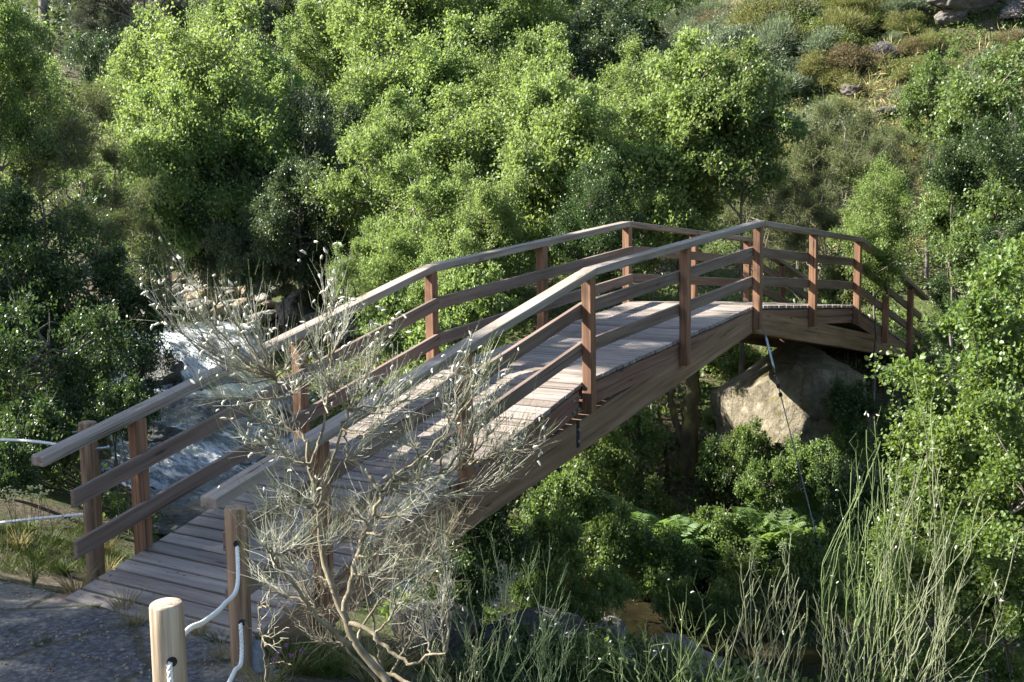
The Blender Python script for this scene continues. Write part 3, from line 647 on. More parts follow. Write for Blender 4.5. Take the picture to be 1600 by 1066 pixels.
KIND = {
 'alder': gen_tree('alder', 1, lobes=60, lob_r=(.12, .44), twigs=22, per=38, leaf=(.088, .06), spray=.12, lmat=L_ALD, upright=.5, flat=.95),
 'alder2': gen_tree('alder2', 2, lobes=62, lob_r=(.10, .42), twigs=21, per=32, leaf=(.105, .075), spray=.13, lmat=L_ALD, gapf=.1, upright=.4, flat=.9),
 'tall': gen_tree('tall', 3, Rx=2.0, Rz=3.0, Hc=4.8, lobes=74, lob_r=(.12, .44), twigs=20, per=36, leaf=(.088, .06), spray=.12, lmat=L_ALD, upright=.5, flat=.95),
 'broad': gen_tree('broad', 21, Rx=2.1, Rz=2.3, Hc=4.2, lobes=46, lob_r=(.16, .46), twigs=20, per=26, leaf=(.13, .10), spray=.12, lmat=L_BRD, upright=.15, gapf=.12, flat=.6),
 'willow': gen_tree('willow', 4, Rx=2.0, Rz=2.2, Hc=2.0, lobes=44, lob_r=(.14, .4), twigs=28, per=32, leaf=(.095, .045), stems=4, trunk_r=.08, lmat=L_YEL, upright=.35),
 'oak': gen_tree('oak', 5, Rx=2.1, Rz=2.0, Hc=1.9, lobes=44, lob_r=(.14, .4), twigs=28, per=34, leaf=(.085, .058), stems=3, trunk_r=.1, lmat=L_OAK, droop=.5),
 'heath': gen_tree('heath', 6, Rx=2.0, Rz=2.0, Hc=2.4, lobes=22, twigs=60, per=26, leaf=(.095, .022), stems=5, trunk_r=.08, lmat=L_HEA, upright=.5, spray=.06, bmat=M_TWIG, tw_r=.009),
 'pine': gen_tree('pine', 7, Rx=2.0, Rz=2.6, Hc=6, lobes=20, twigs=40, per=26, leaf=(.17, .024), trunk_r=.16, lmat=L_PIN, flat=.5, spray=.1),
 'bush': gen_tree('bush', 8, Rx=1.0, Rz=.85, Hc=.6, lobes=26, lob_r=(.16, .5), twigs=20, per=18, upright=.3, leaf=(.075, .06), kind='oval', stems=4, trunk_r=.04, lmat=L_GCV, spray=.07),
 'near': gen_tree('near', 9, Rx=1.2, Rz=1.7, Hc=1.6, lobes=52, lob_r=(.14, .4), twigs=30, per=16, upright=.3, leaf=(.062, .05), kind='oval', stems=4, trunk_r=.05, lmat=L_NEAR, spray=.06, up=.5, tw_r=.004),
}
def put(kind, px, py, rp, d, lab, name='broadleaf_tree', cat='tree', group=None, lm=None, sv=1.0, lift=None, rz=None):
    tm, cm, Hc, Rx = KIND[kind]; c = at(px, py, d) if px is not None else np.array(py); s = rp * d / F_PX / Rx if px is not None else rp
    g = float(hgt(c[0], c[1])); s_z = s * sv
    base = np.array([c[0], c[1], min(c[2] - Hc * s_z, g)])
    if c[2] - Hc * s_z > g: s_z = min((c[2] - g) / Hc, s_z * (1.3 if c[0] * .54 - c[1] * .84 < 8 else 1.05)); base[2] = c[2] - Hc * s_z
    root = empty(name, base, lab, cat, group)
    root.scale = (s, s, s_z); root.rotation_euler.z = (abs(hash_(lab)) % 628) / 100 if rz is None else rz
    a = obj('trunk', tm, root); b = obj('crown', cm, root)
    if lm: b.material_slots[0].link = 'OBJECT'; b.material_slots[0].material = lm
    return root
def hash_(s):
    h = 0
    for ch in s: h = (h * 31 + ord(ch)) % 1000003
    return h
W = 'trees of the wooded valley'
TREES = [
 # left edge
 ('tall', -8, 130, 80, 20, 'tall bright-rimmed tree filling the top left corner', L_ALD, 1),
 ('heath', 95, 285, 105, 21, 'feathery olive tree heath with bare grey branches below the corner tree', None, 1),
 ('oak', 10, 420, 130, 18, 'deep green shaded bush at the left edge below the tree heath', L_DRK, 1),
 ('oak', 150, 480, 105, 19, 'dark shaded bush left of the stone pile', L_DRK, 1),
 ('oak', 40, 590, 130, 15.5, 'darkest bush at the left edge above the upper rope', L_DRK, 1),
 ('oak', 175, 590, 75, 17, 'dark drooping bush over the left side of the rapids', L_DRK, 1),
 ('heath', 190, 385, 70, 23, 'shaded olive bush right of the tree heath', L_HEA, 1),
 ('alder', 60, 205, 70, 26, 'mid-green tree half hidden behind the tree heath', None, 1),
 # big alder group
 ('alder', 335, 95, 55, 34, 'sunlit alder top rising against the grey pines', None, 1.1),
 ('alder2', 235, 165, 75, 31, 'left shoulder of the pale alder group', None, 1),
 ('alder', 330, 200, 115, 29, 'broad glittering alder at the centre of the left group', None, 1),
 ('alder2', 260, 300, 95, 27, 'leafy alder with pale leaves above the stone pile', None, 1),
 ('alder', 330, 350, 70, 28, 'glossy grey-green alder low over the stones', L_OAK, 1),
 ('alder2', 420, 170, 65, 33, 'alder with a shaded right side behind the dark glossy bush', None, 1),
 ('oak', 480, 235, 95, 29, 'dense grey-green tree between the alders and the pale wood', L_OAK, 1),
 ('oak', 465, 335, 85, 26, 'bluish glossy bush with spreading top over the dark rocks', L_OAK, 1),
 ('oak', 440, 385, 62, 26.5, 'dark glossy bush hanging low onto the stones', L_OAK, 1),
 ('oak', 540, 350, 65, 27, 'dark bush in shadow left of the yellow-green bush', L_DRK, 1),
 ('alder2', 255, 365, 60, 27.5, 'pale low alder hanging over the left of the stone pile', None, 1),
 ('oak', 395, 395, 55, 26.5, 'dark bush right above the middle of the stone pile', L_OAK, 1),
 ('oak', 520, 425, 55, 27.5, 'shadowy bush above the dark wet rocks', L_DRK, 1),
 ('alder2', 380, 280, 80, 28, 'leafy alder between the pale group and the bluish bush', None, 1),
 ('alder', 560, 265, 70, 31, 'mid-green tree behind the shadowed bush', L_ALD, 1),
 ('alder2', 860, 210, 80, 27, 'light alder behind the large-leaved ones', L_YEL, 1),
 ('alder', 990, 180, 70, 30, 'pale tree between the crest alder and the open alder', L_ALD, 1),
 ('broad', 1020, 330, 70, 20.5, 'lit branches just above the far crest of the rail', L_ALD, 1),
 ('heath', 1390, 300, 65, 25, 'thin olive tree at the foot of the dry hillside', L_HEA, 1),
 ('oak', 170, 105, 50, 38, 'dark green tree standing before the grey pines', L_DRK, 1.1),
 # centre
 ('alder', 500, 85, 55, 44, 'light green alder below the dark pines', L_ALD, 1),
 ('tall', 625, 90, 95, 42, 'tall pale tree at the top centre left', L_YEL, 1),
 ('tall', 730, 75, 100, 44, 'tall pale green tree at the top centre', L_ALD, 1),
 ('alder', 830, 60, 75, 46, 'bright rounded tree top right of the tall centre trees', L_YEL, 1.1),
 ('alder2', 600, 200, 95, 35, 'pale green tree behind the bright willow', L_ALD, 1),
 ('alder2', 700, 180, 95, 34, 'loose light green tree in the middle of the wood', L_YEL, 1),
 ('alder', 800, 165, 85, 33, 'soft green tree behind the large-leaved alder', L_ALD, 1),
 ('willow', 610, 320, 85, 25, 'yellow-green willow crown above the far railing', None, 1),
 ('willow', 660, 395, 100, 21, 'brightest yellow-green willow pressing against the far railing', None, 1),
 ('willow', 570, 430, 50, 22, 'low sprig of yellow willow beside the dark rocks', None, 1),
 ('alder2', 730, 290, 95, 25, 'mid-green tree between the willow and the large-leaved alder', L_ALD, 1),
 ('alder', 760, 400, 85, 20, 'dense lit foliage behind the second span of the far railing', L_ALD, 1),
 ('broad', 850, 300, 90, 21, 'large-leaved alder left of the bridge crest', L_ALD, 1),
 ('broad', 915, 250, 85, 21, 'large-leaved alder top above the bridge crest', L_ALD, 1),
 ('alder', 930, 370, 75, 19, 'shaded leafy branch mass just behind the bridge crest', L_DRK, 1),
 ('alder', 700, 500, 80, 19, 'lit bush seen between the bars of the far railing', L_ALD, 1),
 ('alder2', 955, 95, 75, 42, 'grey-green rounded tree at the top right of the centre', L_OAK, 1),
 ('oak', 1060, 40, 75, 52, 'dark evergreen at the foot of the open hillside', L_DRK, 1),
 ('oak', 980, 25, 60, 56, 'dark tree crown at the top edge beside the evergreen', L_DRK, 1),
 # right
 ('broad', 1085, 175, 90, 21, 'left half of the lit alder with open branches', L_ALD, 1),
 ('broad', 1160, 200, 85, 20.5, 'lit alder with open branches right of the crest', L_BRD, 1),
 ('broad', 1060, 290, 85, 21, 'lower crown of the open alder over the railing', L_ALD, 1),
 ('heath', 1180, 320, 70, 23, 'olive thicket behind the far span of the bridge', L_HEA, 1),
 ('heath', 1300, 290, 85, 26, 'thin olive tree with grey twigs in front of the dry hillside', L_HEA, 1),
 ('heath', 1260, 385, 70, 22, 'olive bush directly behind the second crest post', L_HEA, 1),
 ('alder', 1370, 360, 65, 19, 'dim green bush where the far railing descends', L_ALD, 1),
 ('broad', 1535, 200, 92, 17, 'tall glossy tree at the top right', L_BRD, .9),
 ('broad', 1455, 150, 50, 18, 'left limb crown of the tall right tree', L_BRD, 1),
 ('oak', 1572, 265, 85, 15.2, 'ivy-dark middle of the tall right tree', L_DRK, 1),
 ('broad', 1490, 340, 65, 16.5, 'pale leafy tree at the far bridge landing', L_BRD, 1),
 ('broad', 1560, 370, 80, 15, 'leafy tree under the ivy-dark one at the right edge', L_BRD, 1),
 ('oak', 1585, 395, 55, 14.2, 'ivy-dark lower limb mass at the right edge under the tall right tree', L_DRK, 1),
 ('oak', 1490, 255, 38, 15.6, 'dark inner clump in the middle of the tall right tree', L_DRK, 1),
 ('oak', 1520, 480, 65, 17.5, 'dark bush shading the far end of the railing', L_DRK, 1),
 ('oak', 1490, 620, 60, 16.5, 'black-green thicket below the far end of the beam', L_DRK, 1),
]
for kd, px, py, rp, d, lab, lm, sv in TREES:
    if d > 23 and kd not in ('oak', 'heath') and px > 300: rp *= 1.2
    nm = {'heath': 'tree_heath', 'willow': 'willow_tree', 'oak': 'evergreen_bush'}.get(kd, 'alder_tree')
    put(kd, px, py, rp, d, lab, nm, 'bush' if kd == 'oak' else 'tree', W, lm, sv)
for px, py, rp, d, lab in [(225, 30, 100, 47, 'hazy grey pine at the top left with a dark trunk'), (165, 15, 55, 48, 'grey pine beside the dark-trunked one near the corner'), (330, 20, 70, 52, 'greyish pine behind the sunlit alder top'),
                           (470, 12, 70, 54, 'dark pine at the top edge left of centre'), (560, 8, 65, 56, 'blue-dark pine at the top edge above the pale trees'), (400, 30, 60, 50, 'pale grey pine between the alder tops')]:
    put('pine', px, py, rp, d, lab, 'pine_tree', 'tree', 'pines on the skyline', L_DRK if 'dark pine' in lab else None)
V, f = tubes(np.array([[at(70, 52, 50), at(68, 20, 50), at(66, -40, 50)]]), np.array([[.24, .2, .17]]), 8)
c0 = at(70, 200, 50); V0, f0 = tubes(np.array([[[c0[0], c0[1], float(hgt(c0[0], c0[1])) - .5], at(70, 52, 50)]]), np.array([[.3, .24]]), 8)
mbt = MB(); mbt.add(V, f); mbt.add(V0, f0); tk = empty('pine_tree', c0, 'bare dark pine trunk showing at the top left', 'tree', 'pines on the skyline')
o = obj('trunk', mesh_np('trunk', np.concatenate(mbt.V) - c0, [np.concatenate(mbt.F)], M_BARK, True), tk)
# trees up-sun, just outside the left of the frame, whose shade dapples the bridge
for k, (x, y, hh, s, lab) in enumerate([(-6.6, 9.7, 7.2, .95, 'tall shade tree just left of the view upstream of the landing'), (-11.5, 9.0, 5.4, .9, 'shade tree on the near bank left of the rope fence'), (-13.6, 8.8, 7.1, .72, 'small shade tree nearest the rope fence on the left'),
                                        (-5.2, 15.6, 4.2, .8, 'low shade tree at the left border above the dark bushes'), (-2.8, 18.2, 4.0, .85, 'shade tree behind the near bank bushes at the left')]):
    put('tall', None, (x, y, hh), s, 0, lab, 'alder_tree', 'tree', W, L_ALD)
# the far bank goes on wooded to the right of the view
for kd, x, y, hh, s_, lm, lab in [('broad', 9, -3.6, 1.8, .8, L_BRD, 'leafy tree on the far bank just right of the view'), ('oak', 12.5, -5.5, 2.6, 1.0, L_OAK, 'dark bush on the far bank right of the view'), ('broad', 16, -6.5, 5.0, 1.0, L_ALD, 'tall leafy tree up the far bank right of the view'),
                                  ('heath', 7, -6.5, .6, .8, L_HEA, 'olive bush low on the far bank right of the view'), ('oak', 20, -4.5, 7.5, 1.0, L_DRK, 'deep green bush high on the far bank right of the view'), ('broad', 12, -9.5, 2.6, 1.0, L_BRD, 'leafy tree on the downstream bank right of the view')]:
    put(kd, None, (x, y, hh), s_, 0, lab, 'alder_tree' if kd == 'broad' else 'evergreen_bush', 'tree' if kd == 'broad' else 'bush', W, lm)
# mossy trunks below the bridge
for pts, r, lab in [([(1078, 820), (1076, 700), (1082, 600), (1086, 530), (1088, 478)], .16, 'thick dark mossy trunk below the bridge beam'),
                    ([(1062, 800), (1066, 700), (1052, 640), (1045, 605), (1040, 590)], .075, 'thin crooked trunk with lit yellow moss below the bridge beam'),
                    ([(1040, 700), (1030, 650), (1018, 600), (1010, 560)], .03, 'slender leaning stem left of the mossy trunks')]:
    P = rope_path([at(px, py, 19.2) for px, py in pts], 24); P += np.random.default_rng(3).normal(size=P.shape) * .015
    P[0, 2] -= .6
    V, f = tubes(P[None], np.linspace(1.15, .6, 24)[None] * r, 9); c = P[0].copy(); tag(obj('mossy_trunk', mesh_np('mossy_trunk', V - c, f, M_MOSS, True), None, c), lab, 'tree trunk', None)

# ------------------------------------------------------------------ understorey bushes, near bush, ferns
BUSH = [(880, 800, 55, 16, None, 'low bush under the middle of the main beam'), (930, 720, 60, 18, L_ALD, 'lit bush below the beam joint plate'), (985, 690, 45, 19, L_ALD, 'bush left of the mossy trunks'),
 (860, 870, 60, 13.5, None, 'shaded bush at the gully edge right of the soft broom'), (950, 865, 55, 14.6, L_GCV, 'bramble in the gully centre'), (1040, 895, 55, 14.6, L_GCV, 'bramble right of the gully centre'),
 (1120, 850, 45, 16, L_GCV, 'bramble behind the ferns'), (1170, 920, 50, 14.5, L_GCV, 'bramble under the guy cable'), (1130, 740, 45, 18.5, L_DRK, 'dark bush under the boulder left corner'),
 (1218, 728, 32, 17, L_DRK, 'bush at the foot of the boulder'), (1330, 700, 40, 17.0, L_GCV, 'ivy clump climbing the right of the boulder'), (1330, 640, 35, 17, L_DRK, 'ivy hanging from the beam shadow right of the boulder'),
 (1350, 810, 60, 14.5, L_DRK, 'dark bush right of the guy cable'), (1280, 900, 60, 14, L_GCV, 'bramble left of the tall broom'), (1340, 930, 60, 12.5, L_ALD, 'lit bramble behind the tall broom'), (1000, 800, 45, 17.5, L_GCV, 'dark undergrowth around the trunk foot'),
 (1125, 960, 35, 13.5, L_GCV, 'bramble over the right end of the brown pool'), (1165, 705, 36, 17.0, L_GCV, 'bush hiding the lower left of the boulder'), (1262, 735, 38, 16.6, L_ALD, 'leafy bush before the foot of the boulder'), (1060, 945, 34, 13.6, L_GCV, 'small bramble at the far side of the brown pool'), (955, 930, 34, 13.4, L_ALD, 'small bush at the left end of the brown pool'), (845, 935, 42, 13.0, L_GCV, 'dark-stemmed bramble over the left end of the brown pool'), (905, 955, 34, 13.0, L_GCV, 'small bush overhanging the middle of the brown pool'), (1195, 762, 38, 16.4, L_GCV, 'bush between the ferns and the boulder'), (1300, 765, 36, 16.2, L_DRK, 'dark bush right of the ferns at the boulder foot'), (850, 1052, 60, 8.0, L_DRK, 'low dark bush at the bottom edge left of the short green broom'), (930, 1062, 55, 7.8, L_GCV, 'low leafy bush at the bottom edge below the flat slab'), (1030, 1075, 55, 7.5, L_DRK, 'low dark bush at the bottom edge under the short green broom'), (760, 1060, 55, 7.8, L_DRK, 'low dark bush at the bottom edge below the soft broom'), (760, 860, 60, 12.5, L_DRK, 'bush in shade below the near part of the beam'), (720, 930, 50, 11.5, L_DRK, 'dark bush behind the silvery broom foot'),
 (1420, 700, 50, 14.5, L_DRK, 'dark bush behind the tips of the tall broom'), (1230, 960, 45, 13, L_DRK, 'low dark bramble near the cable foot'),
 (1150, 660, 40, 20, L_ALD, 'bush between trunk and boulder'), (1130, 560, 45, 22, L_ALD, 'lit bush behind the arch left of the boulder'), (1200, 540, 40, 24, L_YEL, 'bright bush seen through the arch'),
 (690, 560, 55, 17, L_ALD, 'bush behind the low rail near the willow'), (620, 520, 55, 19, L_YEL, 'bright low bush beside the slab rock'), (740, 480, 55, 17.5, L_ALD, 'bush behind the rail posts of the second span'),
 (1330, 450, 45, 20, L_HEA, 'olive bush behind the far landing'), (60, 700, 60, 13, L_DRK, 'black-green bush just above the lower left rope'), (190, 650, 45, 14.5, L_DRK, 'bush overhanging the water behind the shaded post'),
 (10, 740, 50, 12, L_DRK, 'shaded bush at the left edge between the two ropes')]
for px, py, rp, d, lm, lab in BUSH: put('bush', px, py, rp, d, lab, 'undergrowth_bush', 'bush', 'undergrowth bushes of the gully', lm, 1.1)  # brighter leaf colours stand in for light dapples, darker ones for shade
for px, py, rp, d, lab in [(1560, 640, 135, 9.2, 'big round-leaved bush at the right edge'), (1500, 800, 120, 9.0, 'round-leaved bush behind the right brooms'), (1600, 860, 130, 8.2, 'round-leaved bush in the lower right corner'),
                           (1480, 980, 110, 8.6, 'low round-leaved bush at the bottom right'), (1600, 520, 80, 10, 'upper sprays of the bush at the right edge'), (1400, 900, 60, 9.5, 'leafy spray below the tall broom')]:
    put('near', px, py, rp, d, lab, 'round_leaved_bush', 'bush', 'round-leaved bushes at the right', L_NEAR, .9)
def fern_mesh(seed):
    g = np.random.default_rng(seed); Vs, Fs, n = [], [], 0; mb = MB()
    for k in range(11):
        a = k * 2.399 + g.uniform(-.3, .3); L = g.uniform(.6, .95); h = g.uniform(.45, .75)
        t = np.linspace(0, 1, 26); d = np.array([math.cos(a), math.sin(a), 0])
        P = d * (t * L)[:, None] * .8 + np.stack([t * 0, t * 0, h * np.sin(t * 2.0)], 1); T = unit(np.gradient(P, axis=0)); S = unit(np.cross(T, [0, 0, 1])); Nn = np.cross(S, T)
        V, f = tubes(P[None], np.linspace(.006, .001, 26)[None], 3); mb.add(V, f)
        ln = .24 * np.sin(np.clip(t, .05, 1) ** .7 * math.pi) * (1 - .3 * t) + .01
        for s in (-1, 1):
            B = P[3:]; D = S[3:] * s + T[3:] * .35 - Nn[3:] * .15
            V, f = leaves(B, D, Nn[3:] + g.normal(size=B.shape) * .15, ln[3:], ln[3:] * .24 + .008); mb.add(V, f)
    return mb.mesh('fern', L_FERN)
FERN = [fern_mesh(k) for k in (1, 2, 3)]
g = np.random.default_rng(8)
FPOS = [(1010, 770), (1040, 760), (960, 800), (1225, 800), (1250, 815), (1275, 800), (1210, 830), (1240, 845), (1265, 840), (1190, 850), (1295, 830), (1300, 860), (1150, 775), (1020, 800), (940, 830), (1060, 840), (1165, 800), (1320, 880), (1010, 870), (900, 850), (1220, 870), (1180, 640), (830, 880), (1100, 880)]
for k, (px, py) in enumerate(FPOS):
    c = at(px, py + 38, g.uniform(15.2, 16.8)); c[2] = max(c[2], float(hgt(c[0], c[1])) - .02); c[2] = min(c[2], float(hgt(c[0], c[1])) + .35); o = obj('fern', FERN[k % 3], None, c); s = g.uniform(.85, 1.3); o.scale = (s, s, s * 1.25); o.rotation_euler = (g.uniform(-.2, .2), g.uniform(-.2, .2), g.uniform(0, 6))
    tag(o, 'bright green bracken fern growing in the gully beneath the bridge', 'fern', 'ferns in the gully')

# ------------------------------------------------------------------ open hillside scrub and the far wood
def scrub_mesh(seed, n=9000, L=.10, Wd=.02):
    g = np.random.default_rng(seed); d = rdir(n, g, .55); d[:, 2] = np.abs(d[:, 2])
    lob = rdir(9, g, .4) * g.uniform(.3, .85, (9, 1)); lob[:, 2] = np.abs(lob[:, 2]) * .8
    k = g.integers(0, 9, n); B = lob[k] + d * g.uniform(.12, .5, (n, 1))
    V, f = leaves(B, unit(d + g.normal(size=(n, 3)) * (.35 if L > .15 else .7) + [0, 0, .5 if L > .15 else .1]), g.normal(size=(n, 3)), L * g.uniform(.6, 1.3, n), Wd * g.uniform(.7, 1.5, n)); mb = MB(); mb.add(V, f)
    V, f = tubes(np.stack([lob * .0 - [0, 0, .3], lob * .6, lob], 1), np.array([[.03, .02, .01]] * 9), 4); mb.add(V, f)
    return mb.mesh('scrub', L_OLV)
SCR = [scrub_mesh(1), scrub_mesh(2, 8000, .17, .013), scrub_mesh(3, 7000, .085, .034)]
SC = [(1210, 80, 46, 1, L_GRY, 'pale grey-green broom on the hillside'), (1185, 120, 40, 1, L_GRY, 'second pale broom lower on the hillside'), (1085, 75, 38, 0, L_GRY, 'grey-green scrub beside the evergreen'), (1250, 130, 36, 1, L_GRY, 'greyish scrub in the middle of the hillside'),
      (1335, 85, 48, 0, L_BRN, 'rust-brown heath clump on the hillside'), (1290, 60, 36, 0, L_BRN, 'rusty clump near the top of the hillside'), (1385, 78, 26, 2, L_LIL, 'dead lilac-grey shrub on the hillside'), (1340, 30, 40, 2, L_OLV, 'olive scrub at the hilltop'),
      (1270, 25, 36, 2, L_OLV, 'olive scrub left of the hilltop rock'), (1410, 30, 38, 0, L_OLV, 'olive clump below the outcrop'), (1425, 70, 34, 0, L_BRN, 'brown clump right of the lilac shrub'), (1320, 125, 38, 2, L_OLV, 'green-gold scrub above the pinkish rock'), (1420, 110, 36, 2, L_OLV, 'scrub above the dry grass'),
      (1380, 30, 30, 2, L_GRS, 'bright green hilltop shrub'), (1230, 40, 34, 2, L_GRY, 'dull green shrub at the hillside edge'), (1300, 170, 40, 0, L_OLV, 'olive scrub left of the dry grass'), (1580, 60, 34, 0, L_BRN, 'brown scrub right of the outcrop'), (1250, 190, 34, 1, L_GRY, 'pale scrub behind the open alder'),
      (1450, 60, 22, 0, L_OLV, 'small olive scrub just left of the outcrop foot'), (1160, 60, 34, 0, L_GRY, 'dusty scrub left of the pale broom'), (1130, 100, 34, 0, L_GRY, 'dusty scrub behind the open alder top'), (1360, 215, 34, 2, L_OLV, 'scrub at the foot of the dry grass'), (1590, 15, 34, 2, L_LIL, 'greyish scrub at the top right corner')]
for px, py, rp, k, m_, lab in SC:
    c = hit(px, py + rp * .5, 20, 90); d = float((c - CAM) @ FW); s = rp * d / F_PX * 1.0
    o = obj('scrub_bush', SCR[k], None, c); o.scale = (s, s, s * .9); o.rotation_euler.z = hash_(lab) % 6; o.material_slots[0].link = 'OBJECT'; o.material_slots[0].material = m_; tag(o, lab, 'shrub', 'scrub on the open hillside')
g = np.random.default_rng(41)
for k in range(260):
    px = g.uniform(1040, 1600); py = g.uniform(-10, 250) if px > 1230 else g.uniform(30, 160)
    c = hit(px, py, 24, 90)
    if c[0] - xs(c[1]) < 16 or (1310 < px < 1430 and 145 < py < 240) or (1440 < px < 1590 and py < 85): continue
    m_ = [L_BRN, L_OLV, L_GRY, L_OLV, L_GRS, L_OLV, L_LIL][int(np.clip((fbm(c * [.15, .15, 0], 3, 2) + 1.1) * 2.4 + g.uniform(-2.0, 2.4), 0, 6))]
    if px < 1240 and k % 3: m_ = L_GRY
    s = g.uniform(.45, 1.0) ** 2 * 1.35 + .22
    if any(math.hypot(px - a, py - b_) < r_ + s * F_PX / 36 * .9 for a, b_, r_ in ((1520, 22, 55), (1336, 150, 14), (1385, 182, 14), (1385, 208, 26))): continue
    o = obj('scrub_bush', SCR[k % 3], None, c - [0, 0, .1]); o.scale = (s, s, s * g.uniform(.6, .95)); o.rotation_euler.z = g.uniform(0, 6); o.material_slots[0].link = 'OBJECT'; o.material_slots[0].material = m_
    kd = {'scrub_rust': 'rust-brown', 'scrub_olive': 'olive', 'scrub_grey_green': 'grey-green', 'green_grass': 'fresh green', 'scrub_dead_grey': 'dead grey'}[m_.name]
    tag(o, 'small ' + kd + ' clump among the mixed scrub of the open hillside', 'shrub', kd + ' clumps of the hillside')
def scatter_cloud(name, pts, n_each, size, leaf, mats, label_kind='stuff', seed=1, flat=.6, up=.8):
    g = np.random.default_rng(seed); n = len(pts); B = np.repeat(pts, n_each, 0) + unit(g.normal(size=(n * n_each, 3))) * (g.uniform(.3, 1, (n * n_each, 1)) ** .6) * np.repeat(size, n_each)[:, None] * [1, 1, flat]
    D = rdir(n * n_each, g, .3); N = unit(g.normal(size=D.shape) * .7 + [0, 0, up]); s = g.uniform(.6, 1.3, len(B))
    V, f = leaves(B, D, N, leaf[0] * s, leaf[1] * s); return tag(obj(name, mesh_np(name, V, f, mats)), kind=label_kind)
g = np.random.default_rng(12)
# open slope ground cover
x = g.uniform(14, 80, 9000); y = g.uniform(-14, 60, 9000); az = np.degrees(np.arctan2(y - CAM[1], x - CAM[0])); k = (az > 6) & (az < 30) & (x - xs(y) > 14); x, y = x[k], y[k]
P = np.stack([x, y, hgt(x, y) + .1], -1); nn = fbm(np.stack([x, y, x * 0], -1) * .12, 4, 3)
for nm, mm, cond in (('heath_cover', L_BRN, nn < -.15), ('grass_cover', L_OLV, (nn >= -.15) & (nn < .5)), ('dry_grass', L_DRY, nn >= .5)):
    q_ = P[cond]
    if len(q_): scatter_cloud(nm, q_, 26, g.uniform(.2, .5, len(q_)), (.16, .03), mm, seed=3, up=.1)
c = hit(1385, 205, 15, 90); q_ = c + g.normal(size=(140, 3)) * [2.2, 1.8, 0]; q_[:, 2] = hgt(q_[:, 0], q_[:, 1]) + .1
scatter_cloud('dry_grass', q_, 40, np.full(140, .3), (.4, .02), L_DRY, seed=9, up=.0)
# far wood behind everything
x = g.uniform(0, 130, 5200); y = g.uniform(-5, 150, 5200); dd = np.hypot(x - CAM[0], y - CAM[1]); az = np.degrees(np.arctan2(y - CAM[1], x - CAM[0])); k = (az > 20) & (az < 60) & (dd > np.where(az > 42, 54, 46)); x, y, dd = x[k], y[k], dd[k]
P = np.stack([x, y, hgt(x, y) + g.uniform(.5, 4.5, len(x))], -1)
scatter_cloud('far_wood', P, 80, g.uniform(1.0, 2.2, len(x)), (.30, .18), L_FAR, seed=4, flat=.8)
# ground cover of the valley floor and banks
x = g.uniform(-9, 30, 26000); y = g.uniform(-9, 40, 26000); d_ = x - xs(y); az = np.degrees(np.arctan2(y - CAM[1], x - CAM[0]))
k = (np.abs(d_) > np.where((y > 12.5) & (y < 25), 5.0, 2.1)) & (az > 3) & (az < 60) & ~((x < -4.5) & (y < 8)) & ~((np.abs(y) < 1.6) & (x < -5.5)); k &= (np.hypot(x - CAM[0], y - CAM[1]) > 8)
x, y = x[k], y[k]; P = np.stack([x, y, hgt(x, y) + .12], -1)
scatter_cloud('ground_cover', P, 16, g.uniform(.15, .4, len(x)), (.085, .06), L_GCV, seed=6, flat=.7)

